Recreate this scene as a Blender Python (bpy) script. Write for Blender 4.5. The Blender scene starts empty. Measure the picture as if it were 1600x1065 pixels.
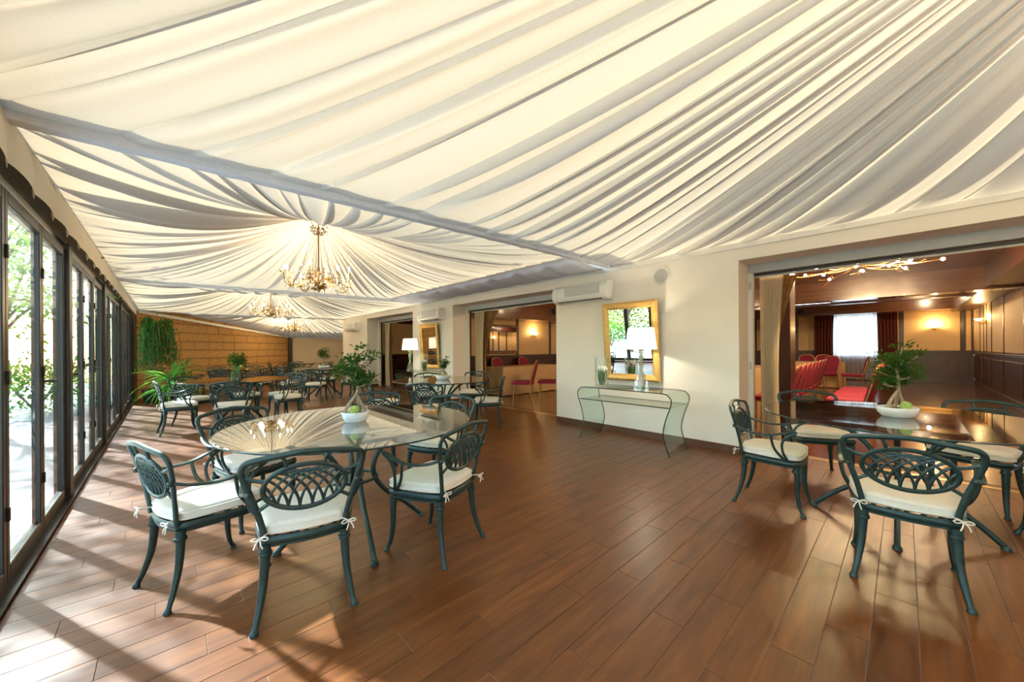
import bpy, math, random
from mathutils import Vector, Matrix
random.seed(7)
PI = math.pi
sc = bpy.context.scene
COL = sc.collection

# ------------------------------------------------------------------ camera
EYE = 1.22
FPX, YAW, ROLL, CY = 575.5, 0.755, -0.00625, 543.9
fw = Vector((math.sin(YAW), math.cos(YAW), 0)); rt = Vector((math.cos(YAW), -math.sin(YAW), 0)); up = Vector((0, 0, 1))
r2 = rt * math.cos(ROLL) + up * math.sin(ROLL); u2 = up * math.cos(ROLL) - rt * math.sin(ROLL)
cd = bpy.data.cameras.new('camera'); cam = bpy.data.objects.new('camera', cd); COL.objects.link(cam)
cd.sensor_fit = 'HORIZONTAL'; cd.sensor_width = 36; cd.lens = 36 * FPX / 1600
cd.shift_y = (CY - 532.5) / 1600
cd.clip_start = 0.02; cd.clip_end = 200
cam.matrix_world = Matrix(((r2.x, u2.x, -fw.x, 0), (r2.y, u2.y, -fw.y, 0), (r2.z, u2.z, -fw.z, EYE), (0, 0, 0, 1)))
sc.camera = cam
def cam_xy(p):
    q = Vector(p) - Vector((0, 0, EYE)); d = q.dot(fw)
    return (800 + FPX * q.dot(r2) / d, CY - FPX * q.dot(u2) / d, d) if d > 0.05 else (-9999, -9999, d)

# ------------------------------------------------------------------ world, sun, exposure
SUN_EL = math.radians(34); SUN_H = Vector((0.42, -0.9)).normalized()      # horizontal travel of the sunlight
w = bpy.data.worlds.new('sky'); sc.world = w; w.use_nodes = True
nt = w.node_tree; sky = nt.nodes.new('ShaderNodeTexSky'); sky.sky_type = 'NISHITA'; sky.sun_disc = False
sky.sun_elevation = SUN_EL; sky.sun_rotation = math.atan2(-SUN_H.x, -SUN_H.y)
bg = nt.nodes['Background']; nt.links.new(sky.outputs[0], bg.inputs[0]); bg.inputs[1].default_value = 1.0
sl = bpy.data.lights.new('sun', 'SUN'); sl.energy = 21.0; sl.angle = 0.022; sl.color = (0.87, 0.93, 1.0)
so = bpy.data.objects.new('sun', sl); COL.objects.link(so)
so.rotation_euler = Vector((SUN_H.x * math.cos(SUN_EL), SUN_H.y * math.cos(SUN_EL), -math.sin(SUN_EL))).to_track_quat('-Z', 'Y').to_euler()
so.location = (-6, 12, 9)
vs = sc.view_settings; vs.view_transform = 'Standard'; vs.look = 'None'; vs.exposure = 0.85; vs.gamma = 1.0; vs.use_curve_mapping = False
cy = sc.cycles
cy.max_bounces = 8; cy.transparent_max_bounces = 18; cy.diffuse_bounces = 4; cy.glossy_bounces = 4; cy.adaptive_threshold = 0.02; cy.sample_clamp_indirect = 4.0
cy.caustics_reflective = False; cy.caustics_refractive = False

# ------------------------------------------------------------------ materials
MATS = {}
def newmat(n):
    m = bpy.data.materials.new(n); m.use_nodes = True; MATS[n] = m
    return m, m.node_tree, m.node_tree.nodes['Principled BSDF']
def ramp(t, fac, stops):
    r = t.nodes.new('ShaderNodeValToRGB'); e = r.color_ramp.elements
    e[0].position, e[0].color = stops[0][0], (*stops[0][1], 1)
    e[1].position, e[1].color = stops[-1][0], (*stops[-1][1], 1)
    for p, c in stops[1:-1]:
        k = e.new(p); k.color = (*c, 1)
    t.links.new(fac, r.inputs[0]); return r.outputs[0]
def coords(t, scale, kind='Object'):
    if kind == 'World':
        g = t.nodes.new('ShaderNodeNewGeometry').outputs['Position']
    else:
        g = t.nodes.new('ShaderNodeTexCoord').outputs[kind]
    mp = t.nodes.new('ShaderNodeMapping'); mp.inputs['Scale'].default_value = scale; t.links.new(g, mp.inputs[0]); return mp.outputs[0]
def noise(t, vec, scale, detail=4, rough=0.55, dist=0):
    n = t.nodes.new('ShaderNodeTexNoise'); n.inputs['Scale'].default_value = scale; n.inputs['Detail'].default_value = detail
    n.inputs['Roughness'].default_value = rough; n.inputs['Distortion'].default_value = dist; t.links.new(vec, n.inputs['Vector']); return n.outputs['Fac']
def bump(t, b, h, strength, dist=0.01):
    n = t.nodes.new('ShaderNodeBump'); n.inputs['Strength'].default_value = strength; n.inputs['Distance'].default_value = dist
    t.links.new(h, n.inputs['Height']); t.links.new(n.outputs[0], b.inputs['Normal'])
def simple(n, c, rough=0.5, metal=0.0, var=0.12, scale=14, spec=0.5, bmp=0.0, coat=0.0):
    m, t, b = newmat(n)
    f = noise(t, coords(t, (1, 1, 1)), scale)
    lo = tuple(x * (1 - var) for x in c); hi = tuple(min(1, x * (1 + var)) for x in c)
    t.links.new(ramp(t, f, [(0.3, lo), (0.7, hi)]), b.inputs['Base Color'])
    b.inputs['Roughness'].default_value = rough; b.inputs['Metallic'].default_value = metal; b.inputs['Specular IOR Level'].default_value = spec
    b.inputs['Coat Weight'].default_value = coat; b.inputs['Coat Roughness'].default_value = 0.08
    if bmp: bump(t, b, f, bmp)
    return m
def emis(n, c, s):
    m, t, b = newmat(n); b.inputs['Base Color'].default_value = (*c, 1); b.inputs['Emission Color'].default_value = (*c, 1); b.inputs['Emission Strength'].default_value = s
    return m
def glassmat(n, tint, ior=1.5, rough=0.0, gain=1.0):
    # clear sheet: Fresnel mix of a tinted see-through and a mirror-like reflection
    m = bpy.data.materials.new(n); m.use_nodes = True; t = m.node_tree; MATS[n] = m
    t.nodes.remove(t.nodes['Principled BSDF']); o = t.nodes['Material Output']
    tr = t.nodes.new('ShaderNodeBsdfTransparent'); tr.inputs[0].default_value = (*tint, 1)
    gl = t.nodes.new('ShaderNodeBsdfGlossy'); gl.inputs['Roughness'].default_value = rough
    fr = t.nodes.new('ShaderNodeFresnel'); fr.inputs[0].default_value = ior
    ml = t.nodes.new('ShaderNodeMath'); ml.operation = 'MULTIPLY'; ml.use_clamp = True; ml.inputs[1].default_value = gain
    ge = t.nodes.new('ShaderNodeNewGeometry'); mr = t.nodes.new('ShaderNodeMapRange'); mr.inputs['To Min'].default_value = ior; mr.inputs['To Max'].default_value = 1 / ior
    t.links.new(ge.outputs['Backfacing'], mr.inputs[0]); t.links.new(mr.outputs[0], fr.inputs[0])      # same reflectance from both sides of the sheet
    t.links.new(fr.outputs[0], ml.inputs[0])
    mx = t.nodes.new('ShaderNodeMixShader'); t.links.new(ml.outputs[0], mx.inputs[0]); t.links.new(tr.outputs[0], mx.inputs[1]); t.links.new(gl.outputs[0], mx.inputs[2])
    t.links.new(mx.outputs[0], o.inputs[0]); return m
def cloth(n, c, tc, trans, var=0.06, scale=60, stretch=(1, 1, 1)):
    # woven cloth that lets part of the light through
    m = bpy.data.materials.new(n); m.use_nodes = True; t = m.node_tree; MATS[n] = m
    t.nodes.remove(t.nodes['Principled BSDF']); o = t.nodes['Material Output']
    f = noise(t, coords(t, stretch), scale, 3)
    col = ramp(t, f, [(0.3, tuple(x * (1 - var) for x in c)), (0.7, tuple(min(1, x * (1 + var)) for x in c))])
    d = t.nodes.new('ShaderNodeBsdfDiffuse'); t.links.new(col, d.inputs[0])
    tl = t.nodes.new('ShaderNodeBsdfTranslucent'); tl.inputs[0].default_value = (*tc, 1)
    mx = t.nodes.new('ShaderNodeMixShader'); mx.inputs[0].default_value = trans
    t.links.new(d.outputs[0], mx.inputs[1]); t.links.new(tl.outputs[0], mx.inputs[2]); t.links.new(mx.outputs[0], o.inputs[0]); return m
def wood(n, c1, c2, c3, rough, scale=(2, 24, 24), kind='World', coat=0.0, rnd=0.25, bmp=0.05):
    m, t, b = newmat(n)
    v = coords(t, scale, kind)
    oi = t.nodes.new('ShaderNodeObjectInfo')
    ad = t.nodes.new('ShaderNodeVectorMath'); ad.operation = 'ADD'
    cm = t.nodes.new('ShaderNodeCombineXYZ'); ms = t.nodes.new('ShaderNodeMath'); ms.operation = 'MULTIPLY'; ms.inputs[1].default_value = 37
    t.links.new(oi.outputs['Random'], ms.inputs[0]); t.links.new(ms.outputs[0], cm.inputs[0]); t.links.new(ms.outputs[0], cm.inputs[2])
    t.links.new(v, ad.inputs[0]); t.links.new(cm.outputs[0], ad.inputs[1])
    f = noise(t, ad.outputs[0], 1.0, 6, 0.6, 0.6)
    col = ramp(t, f, [(0.28, c1), (0.5, c2), (0.72, c3)])
    hs = t.nodes.new('ShaderNodeHueSaturation'); mr = t.nodes.new('ShaderNodeMapRange')
    mr.inputs['To Min'].default_value = 1 - rnd; mr.inputs['To Max'].default_value = 1 + rnd
    t.links.new(oi.outputs['Random'], mr.inputs[0]); t.links.new(mr.outputs[0], hs.inputs['Value']); t.links.new(col, hs.inputs['Color'])
    t.links.new(hs.outputs[0], b.inputs['Base Color']); b.inputs['Roughness'].default_value = rough
    b.inputs['Coat Weight'].default_value = coat; b.inputs['Coat Roughness'].default_value = 0.12
    if bmp: bump(t, b, f, bmp, 0.004)
    return m

wood('floor_wood', (0.066, 0.0185, 0.0032), (0.125, 0.037, 0.0055), (0.182, 0.059, 0.009), 0.36, (2.2, 20, 20), rnd=0.10, coat=0.10)
MATS['floor_wood'].node_tree.nodes['Principled BSDF'].inputs['Specular IOR Level'].default_value = 0.5
MATS['floor_wood'].node_tree.nodes['Principled BSDF'].inputs['Coat Roughness'].default_value = 0.42
simple('grout', (0.30, 0.22, 0.17), 0.7)
wood('hall_floor', (0.07, 0.022, 0.008), (0.14, 0.05, 0.016), (0.21, 0.085, 0.03), 0.18, (18, 2.2, 18), rnd=0.06, coat=0.4)
wood('mahogany', (0.030, 0.008, 0.004), (0.055, 0.015, 0.007), (0.085, 0.024, 0.010), 0.34, (14, 14, 1.6), 'Object', coat=0.15, rnd=0.12)
wood('mahogany_light', (0.10, 0.036, 0.014), (0.15, 0.058, 0.022), (0.21, 0.085, 0.034), 0.25, (12, 1.4, 12), 'Object', coat=0.6, rnd=0.1)
simple('hall_ceiling', (0.24, 0.115, 0.065), 0.3, coat=0.5)
simple('plaster', (0.78, 0.73, 0.65), 0.75, var=0.03, scale=3)
simple('beige_wall', (0.66, 0.55, 0.40), 0.8, var=0.05, scale=2)
simple('cream_panel', (0.70, 0.50, 0.25), 0.6, var=0.05, scale=5)
simple('white_paint', (0.74, 0.72, 0.68), 0.4, var=0.03)
simple('grey_frame', (0.42, 0.45, 0.48), 0.45, var=0.05)
simple('dark_frame', (0.022, 0.019, 0.017), 0.35, var=0.2)
simple('black', (0.008, 0.008, 0.008), 0.4)
simple('brown_base', (0.11, 0.045, 0.02), 0.4)
simple('steel', (0.55, 0.55, 0.55), 0.3, 1.0)
simple('stone', (0.46, 0.255, 0.085), 0.9, var=0.30, scale=22, bmp=0.15)
simple('mortar', (0.30, 0.20, 0.10), 0.95, var=0.2)
simple('green_metal', (0.022, 0.046, 0.042), 0.38, 0.35, var=0.22, scale=30)
cloth('cushion', (0.78, 0.72, 0.61), (0.8, 0.7, 0.5), 0.08, 0.04)
cloth('tent', (0.46, 0.44, 0.42), (1.0, 0.785, 0.46), 0.074, 0.04, 90)
cloth('valance_cloth', (0.80, 0.74, 0.63), (1.0, 0.85, 0.6), 0.15, 0.04, 90)
cloth('tent_liner', (0.70, 0.75, 0.82), (0.5, 0.5, 0.55), 0.03, 0.05, 40)
cloth('sheer', (0.80, 0.72, 0.55), (0.9, 0.8, 0.6), 0.45, 0.04, 40)
cloth('white_sheer', (0.86, 0.87, 0.90), (0.95, 0.96, 1.0), 0.75, 0.02, 40)
cloth('taffeta', (0.30, 0.17, 0.075), (0.3, 0.15, 0.05), 0.1, 0.25, 12)
cloth('burgundy', (0.15, 0.045, 0.035), (0.2, 0.05, 0.03), 0.1, 0.6, 30, (1, 4, 0.4))
cloth('table_linen', (0.66, 0.43, 0.22), (0.7, 0.4, 0.2), 0.1, 0.04)
simple('red_fabric', (0.25, 0.006, 0.032), 0.75, var=0.2, scale=40)
simple('gold_frame', (0.60, 0.36, 0.10), 0.38, 0.35, var=0.12, scale=25)
simple('brass', (0.62, 0.42, 0.16), 0.3, 1.0)
simple('chair_gold', (0.45, 0.27, 0.10), 0.35, 0.6)
simple('iron', (0.16, 0.11, 0.05), 0.4, 0.7, var=0.3)
simple('candle', (0.75, 0.62, 0.36), 0.5)
emis('bulb', (1.0, 0.78, 0.48), 60)
emis('hall_bulb', (1.0, 0.80, 0.55), 70)
emis('spot_lamp', (1.0, 0.85, 0.6), 14)
emis('sconce_glass', (1.0, 0.66, 0.28), 5)
emis('tube_lamp', (0.95, 0.95, 1.0), 5)
cloth('lamp_shade', (0.93, 0.92, 0.90), (1.0, 0.97, 0.92), 0.55, 0.02)
glassmat('pane', (0.93, 0.98, 0.96), 1.45, gain=1.0)
glassmat('table_glass', (0.86, 0.93, 0.90), 1.55, gain=1.6)
glassmat('console_glass', (0.90, 0.97, 0.935), 1.45)
glassmat('clear_glass', (0.96, 0.98, 0.97), 1.45, gain=1.4)
glassmat('crystal', (0.95, 0.95, 0.93), 1.9, gain=2.0)
simple('glass_edge', (0.012, 0.035, 0.028), 0.15)
m, t, b = newmat('mirror'); b.inputs['Metallic'].default_value = 1; b.inputs['Roughness'].default_value = 0.01
f = noise(t, coords(t, (1, 1, 1)), 3); t.links.new(ramp(t, f, [(0, (0.86, 0.87, 0.86)), (1, (0.9, 0.91, 0.9))]), b.inputs['Base Color'])
simple('white_plastic', (0.74, 0.74, 0.72), 0.35, var=0.02)
simple('grey_plastic', (0.45, 0.45, 0.43), 0.5, var=0.03)
simple('ceramic', (0.82, 0.82, 0.80), 0.15, var=0.02)
simple('soil', (0.03, 0.02, 0.012), 0.95, var=0.4, scale=60)
simple('bark', (0.22, 0.16, 0.10), 0.85, var=0.35, scale=30, bmp=0.4)
simple('bonsai_bark', (0.34, 0.27, 0.18), 0.7, var=0.25, scale=40, bmp=0.2)
def leafmat(n, c, tc, tr, v=0.35):
    cloth(n, c, tc, tr, v, 9)
leafmat('leaf_bonsai', (0.035, 0.085, 0.018), (0.10, 0.24, 0.03), 0.22)
leafmat('leaf_yucca', (0.075, 0.20, 0.04), (0.2, 0.5, 0.06), 0.3)
leafmat('leaf_ivy', (0.04, 0.12, 0.028), (0.12, 0.35, 0.05), 0.3)
leafmat('leaf_tree', (0.07, 0.17, 0.035), (0.22, 0.45, 0.07), 0.4)
simple('mum', (0.55, 0.68, 0.22), 0.7, var=0.2, scale=60)
simple('tulip', (0.85, 0.83, 0.72), 0.5, var=0.05)
simple('stem_green', (0.06, 0.17, 0.025), 0.5, var=0.3)
simple('paving', (0.46, 0.44, 0.42), 0.8, var=0.12, scale=4)
simple('reed', (0.30, 0.21, 0.11), 0.85, var=0.4, scale=20)

# ------------------------------------------------------------------ mesh helpers
def cr(pts, n=6, closed=False):
    """Catmull-Rom through pts (tuples of any length)."""
    P = [tuple(p) for p in pts]; out = []; N = len(P)
    rng = range(N if closed else N - 1)
    for i in rng:
        if closed: a, b, c, d = P[i - 1], P[i], P[(i + 1) % N], P[(i + 2) % N]
        else: a, b, c, d = P[max(i - 1, 0)], P[i], P[i + 1], P[min(i + 2, N - 1)]
        for k in range(n):
            u = k / n
            out.append(tuple(0.5 * (2 * q + (r - p) * u + (2 * p - 5 * q + 4 * r - s) * u * u + (3 * q - p - 3 * r + s) * u ** 3) for p, q, r, s in zip(a, b, c, d)))
    if not closed: out.append(P[-1])
    return out
class MB:
    def __init__(s): s.v = []; s.f = []
    def box(s, x0, y0, z0, x1, y1, z1):
        i = len(s.v)
        s.v += [(x0, y0, z0), (x1, y0, z0), (x1, y1, z0), (x0, y1, z0), (x0, y0, z1), (x1, y0, z1), (x1, y1, z1), (x0, y1, z1)]
        s.f += [tuple(i + k for k in q) for q in ((0, 3, 2, 1), (4, 5, 6, 7), (0, 1, 5, 4), (1, 2, 6, 5), (2, 3, 7, 6), (3, 0, 4, 7))]; return s
    def bbox(s, x0, y0, z0, x1, y1, z1, c=0.004):
        """box with chamfered upright and top edges"""
        i = len(s.v)
        def ring(z, d):
            return [(x0 + c + d, y0 + d, z), (x1 - c - d, y0 + d, z), (x1 - d, y0 + c + d, z), (x1 - d, y1 - c - d, z), (x1 - c - d, y1 - d, z), (x0 + c + d, y1 - d, z), (x0 + d, y1 - c - d, z), (x0 + d, y0 + c + d, z)]
        R = [ring(z0, c), ring(z0 + c, 0), ring(z1 - c, 0), ring(z1, c)]
        for r in R: s.v += r
        for k in range(3):
            for j in range(8): s.f.append((i + k * 8 + j, i + k * 8 + (j + 1) % 8, i + k * 8 + 8 + (j + 1) % 8, i + k * 8 + 8 + j))
        s.f.append(tuple(i + 7 - j for j in range(8))); s.f.append(tuple(i + 24 + j for j in range(8))); return s
    def tube(s, path, rad, n=8, up=(0, 0, 1), closed=False, flat=None, caps=True):
        """sweep an ellipse along path; rad: number, (a,b) or list of them"""
        P = [Vector(p[:3]) for p in path]; N = len(P); i0 = len(s.v); U0 = Vector(up)
        last = None
        for k, p in enumerate(P):
            if closed: T = P[(k + 1) % N] - P[k - 1]
            else: T = P[min(k + 1, N - 1)] - P[max(k - 1, 0)]
            T = T.normalized() if T.length > 1e-9 else Vector((0, 0, 1))
            S = T.cross(U0)
            if S.length < 0.05: S = (last if last is not None else T.cross(Vector((1, 0.013, 0))))
            S = (S - T * S.dot(T)).normalized()
            if last is not None and S.dot(last) < 0: S = -S
            last = S; B = S.cross(T)
            r = rad[k] if isinstance(rad, list) else rad
            a, b = r if isinstance(r, tuple) else (r, r)
            for j in range(n):
                an = 2 * PI * (j + 0.5) / n; q = p + S * (math.cos(an) * a) + B * (math.sin(an) * b); s.v.append((q.x, q.y, q.z))
        for k in range(N if closed else N - 1):
            for j in range(n):
                a0 = i0 + k * n; a1 = i0 + ((k + 1) % N) * n
                s.f.append((a0 + j, a0 + (j + 1) % n, a1 + (j + 1) % n, a1 + j))
        if not closed and caps:
            s.f.append(tuple(i0 + j for j in range(n))[::-1]); s.f.append(tuple(i0 + (N - 1) * n + j for j in range(n)))
        return s
    def lathe(s, prof, n=24, c=(0, 0), sx=1.0, sy=1.0, cap=True):
        i0 = len(s.v)
        for r, z in prof:
            for j in range(n):
                an = 2 * PI * j / n; s.v.append((c[0] + r * sx * math.cos(an), c[1] + r * sy * math.sin(an), z))
        for k in range(len(prof) - 1):
            for j in range(n): s.f.append((i0 + k * n + j, i0 + k * n + (j + 1) % n, i0 + (k + 1) * n + (j + 1) % n, i0 + (k + 1) * n + j))
        if cap:
            s.f.append(tuple(i0 + j for j in range(n))[::-1]); s.f.append(tuple(i0 + (len(prof) - 1) * n + j for j in range(n)))
        return s
    def ball(s, c, r, n=8, m=6, sz=1.0):
        return s.lathe([(max(1e-4, r * math.sin(PI * k / m)), c[2] - r * sz * math.cos(PI * k / m)) for k in range(m + 1)], n, c[:2], cap=False)
    def grid(s, rows, closed=False):
        i0 = len(s.v); nr = len(rows); nc = len(rows[0])
        for r in rows: s.v += r
        for a in range(nr - 1):
            for c in range(nc if closed else nc - 1):
                d = (c + 1) % nc
                s.f.append((i0 + a * nc + c, i0 + a * nc + d, i0 + (a + 1) * nc + d, i0 + (a + 1) * nc + c))
        return s
    def poly(s, pts, z0, z1):
        """upright prism over a flat outline"""
        i = len(s.v); n = len(pts); s.v += [(x, y, z0) for x, y in pts] + [(x, y, z1) for x, y in pts]
        s.f.append(tuple(i + k for k in range(n))[::-1]); s.f.append(tuple(i + n + k for k in range(n)))
        for k in range(n): s.f.append((i + k, i + (k + 1) % n, i + n + (k + 1) % n, i + n + k))
        return s
    def leaf(s, p, d, l, wd, nrm=None, fold=0.25):
        p = Vector(p); d = Vector(d).normalized(); S = d.cross(Vector(nrm) if nrm else Vector((random.uniform(-1, 1), random.uniform(-1, 1), 1.2)))
        if S.length < 0.05: S = d.cross(Vector((1, 0, 0)))
        S.normalize(); Nn = S.cross(d); i = len(s.v)
        m = p + d * (l * 0.45)
        for q in (p, m + S * wd * 0.5 + Nn * wd * fold, p + d * l, m - S * wd * 0.5 + Nn * wd * fold): s.v.append(tuple(q))
        s.f += [(i, i + 1, i + 2), (i, i + 2, i + 3)]; return s
    def build(s, name, mat, parent=None, smooth=True, loc=None, ang=0.7):
        me = bpy.data.meshes.new(name); me.from_pydata(s.v, [], s.f); me.materials.append(MATS[mat])
        if smooth and me.polygons:
            me.polygons.foreach_set('use_smooth', [True] * len(me.polygons))
            me.set_sharp_from_angle(angle=ang)
        me.update()
        o = bpy.data.objects.new(name, me); COL.objects.link(o)
        if parent: o.parent = parent
        if loc: o.location = loc
        return o
def tag(o, label=None, cat=None, group=None, kind=None):
    if label: o['label'] = label
    if cat: o['category'] = cat
    if group: o['group'] = group
    if kind: o['kind'] = kind
    return o
def thing(name, label, cat, loc=(0, 0, 0), rz=0, group=None, kind=None):
    o = bpy.data.objects.new(name, None); COL.objects.link(o); o.location = loc; o.rotation_euler = (0, 0, rz); o.empty_display_size = 0.1
    return tag(o, label, cat, group, kind)
def kids(o): return [c for c in COL.objects if c.parent == o]
def copy_tree(o, parent=None):
    c = o.copy(); COL.objects.link(c); c.parent = parent
    for ch in list(o.children): copy_tree(ch, c)
    return c
def place(proto, used, loc, rz, label, group=None):
    o = proto if not used[0] else copy_tree(proto); used[0] = True
    o.location = loc; o.rotation_euler = (0, 0, rz); o['label'] = label
    if group: o['group'] = group
    return o
def dup(o, name_parent, loc=None, rot=None, scale=None):
    c = o.copy(); COL.objects.link(c); c.parent = name_parent
    if loc is not None: c.location = loc
    if rot is not None: c.rotation_euler = rot
    if scale is not None: c.scale = scale
    return c
def point(parent, loc, e, c=(1, 0.75, 0.45), r=0.03, name='light'):
    l = bpy.data.lights.new(name, 'POINT'); l.energy = e; l.color = c; l.shadow_soft_size = r
    o = bpy.data.objects.new(name, l); COL.objects.link(o); o.location = loc
    if parent: o.parent = parent
    return o

# ================================================================== the setting
XW, XR, XI = -0.60, 4.74, 5.20          # window wall, right wall face, inner face of the thick right wall
YB, YE = -3.40, 17.40                   # back wall, end wall
BEAM = [2.95, 8.40, 13.90]
LB = 3.87                               # lengthwise rail of the second bay

# ---- floor: wood-look planks running across the room
fl = MB().box(XW - 0.1, YB, -0.06, XI + 0.06, YE + 0.2, -0.0035).box(XI, 14.0, -0.06, 6.8, YE + 0.2, -0.0035).build('floor', 'grout', smooth=False)
tag(fl, 'brown wood-look plank floor of the tented dining room', 'floor', kind='structure')
PW, PL, GAP = 0.140, 0.92, 0.0022
def in_frame(p, m=60):
    x, y, d = cam_xy(p); return d > 0.1 and -m < x < 1600 + m and -m < y < 1065 + m
planks = []
row = 0; y = YB
while y < YE:
    off = [0, 0.31, 0.62, 0.15, 0.47][row % 5]
    x = XW - 0.05 - off
    xe = XI + 0.05 if y < 14 else 6.7
    while x < xe:
        a, b_ = max(x, XW - 0.05), min(x + PL, xe)
        if b_ - a > 0.03: planks.append((a, b_, y))
        x += PL
    y += PW; row += 1
vis = [q for q in planks if any(in_frame((q[0] + (q[1] - q[0]) * k, q[2] + 0.07, 0)) for k in (0, 0.5, 1))]
def dist(q): return math.hypot((q[0] + q[1]) / 2, q[2] + 0.07)
vis.sort(key=dist)
near, far = vis[:300], vis[300:]
cache = {}
for a, b_, yy in near:
    k = round(b_ - a, 2)
    if k not in cache:
        o = MB().bbox(GAP / 2, GAP / 2, -0.0034, k - GAP / 2, PW - GAP / 2, 0, 0.0008).build('plank', 'floor_wood', fl, smooth=False); cache[k] = o; o.location = (a, yy, 0)
    else: dup(cache[k], fl, (a, yy, 0), (0, 0, 0))
mb = MB()
for a, b_, yy in far: mb.box(a + GAP / 2, yy + GAP / 2, -0.0034, b_ - GAP / 2, yy + PW - GAP / 2, 0)
for q in planks:
    if q not in vis and q[2] < 3: mb.box(q[0] + GAP / 2, q[2] + GAP / 2, -0.0034, q[1] - GAP / 2, q[2] + PW - GAP / 2, 0)
tag(mb.build('far_planks', 'floor_wood', fl, smooth=False), kind='stuff')

# ---- right wall: three piers, three wide openings (0.46 m thick)
OPEN = [(-2.2, 1.28), (3.96, 6.99), (8.84, 11.86)]
HEAD = 2.20
mb = MB(); WT = 2.75
for a, b_ in ((YB, -2.2), (1.28, 3.96), (6.99, 8.84), (11.86, 14.07)): mb.box(XR, a, 0, XI, b_, WT)
for a, b_ in OPEN: mb.box(XR, a, HEAD, XI, b_, WT)
tag(mb.build('wall_right', 'plaster', smooth=False), 'cream plaster wall with three wide openings and thick reveals', 'wall', kind='structure')
mb = MB()
for a, b_ in ((1.28, 3.96), (6.99, 8.84), (11.86, 14.07)): mb.box(XR - 0.012, a, 0, XR, b_, 0.09)
for a in (1.28, 6.99, 11.86): mb.box(XR, a - 0.012, 0, XI - 0.08, a, 0.09)
for a in (3.96, 8.84): mb.box(XR, a, 0, XI - 0.08, a + 0.012, 0.09)
tag(mb.build('baseboard_right', 'brown_base', smooth=False), 'brown skirting along the cream piers', 'baseboard', kind='structure')
mb = MB().box(XR - 0.02, YB, 2.335, XR, 14.07, 2.39)
tag(mb.build('trim_1', 'white_paint', smooth=False), 'white moulding where the cream wall meets the tent cloth', 'trim', kind='structure')
tag(MB().box(XW - 0.2, YB - 0.2, 0, XI, YB, 3.2).build('wall_back', 'plaster', smooth=False), 'plain cream wall closing the room behind the camera', 'wall', kind='structure')
# door frames set at the inner side of each opening
for n, (a, b_) in enumerate(OPEN):
    r = thing('door_%d' % (n + 1), ['wide near doorway frame to the wood-panelled hall, grey head track', 'middle doorway frame to the wood-panelled hall, grey head track', 'far doorway frame beside the third pier'][n], 'door frame', (XI - 0.09, 0, 0), kind='structure')
    MB().box(0, a, HEAD - 0.10, 0.07, b_, HEAD).build('head', 'grey_frame', r, smooth=False)
    MB().box(0.07, a, HEAD - 0.12, 0.15, b_, HEAD - 0.03).build('track', 'black', r, smooth=False)
    MB().box(0.155, a, HEAD - 0.14, 0.17, b_, HEAD - 0.12).build('track_rail', 'white_paint', r, smooth=False)
    for yy in (b_ - 0.05, a):
        MB().box(0, yy, 0, 0.07, yy + 0.05, HEAD - 0.1).build('jamb', 'white_paint', r, smooth=False)
        MB().box(0.07, yy + 0.01, 0, 0.12, yy + 0.04, HEAD - 0.1).build('jamb_seal', 'dark_frame', r, smooth=False)
    for z in (0.95, 1.9):
        h = MB().bbox(-0.012, b_ - 0.035, z, 0, b_ - 0.015, z + 0.09, 0.003).build('latch_plate', 'steel', r, smooth=False)
    MB().box(0.0, a, 0, 0.06, b_, 0.004).build('threshold', 'brass', r, smooth=False)

# ---- window wall: posts, header, folding glass leaves
POSTS = [-2.6, -0.15, 2.3, 4.75, 7.2, 9.65, 12.1]
mb = MB().box(XW - 0.12, YB, 2.08, XW + 0.02, 13.1, 2.42).box(XW - 0.12, YB, 0, XW + 0.02, POSTS[0] - 0.08, 2.1).box(XW - 0.12, 12.2, 0, XW + 0.05, 13.1, 2.1)
for k in range(3): mb.box(XW + 0.05, 12.3 + k * 0.27, 0.05, XW + 0.07, 12.5 + k * 0.27, 2.05)
tag(mb.build('wall_left', 'dark_frame', smooth=False), 'dark metal header and end panel of the glazed wall', 'wall', kind='structure')
for k, p in enumerate(POSTS):
    MBp = MB().bbox(XW - 0.06, p - 0.07, 0, XW + 0.03, p + 0.07, 2.1, 0.006)
    tag(MBp.build('trim_%d' % (k + 2), 'dark_frame', smooth=False), 'dark brown steel post of the glazed wall, %s counted from the end wall' % ('seventh', 'sixth', 'fifth', 'fourth', 'third', 'second', 'first')[k], 'post', kind='structure')
mb = MB().box(XW - 0.07, YB, -0.001, XW + 0.05, 12.2, 0.012).box(XW + 0.035, YB, 0.0, XW + 0.05, 12.2, 0.022).box(XW - 0.01, YB, 0.0, XW + 0.0, 12.2, 0.022)
tag(mb.build('trim_10', 'dark_frame', smooth=False), 'dark metal floor track under the folding glass doors', 'track', kind='structure')
nleaf = 0
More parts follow.
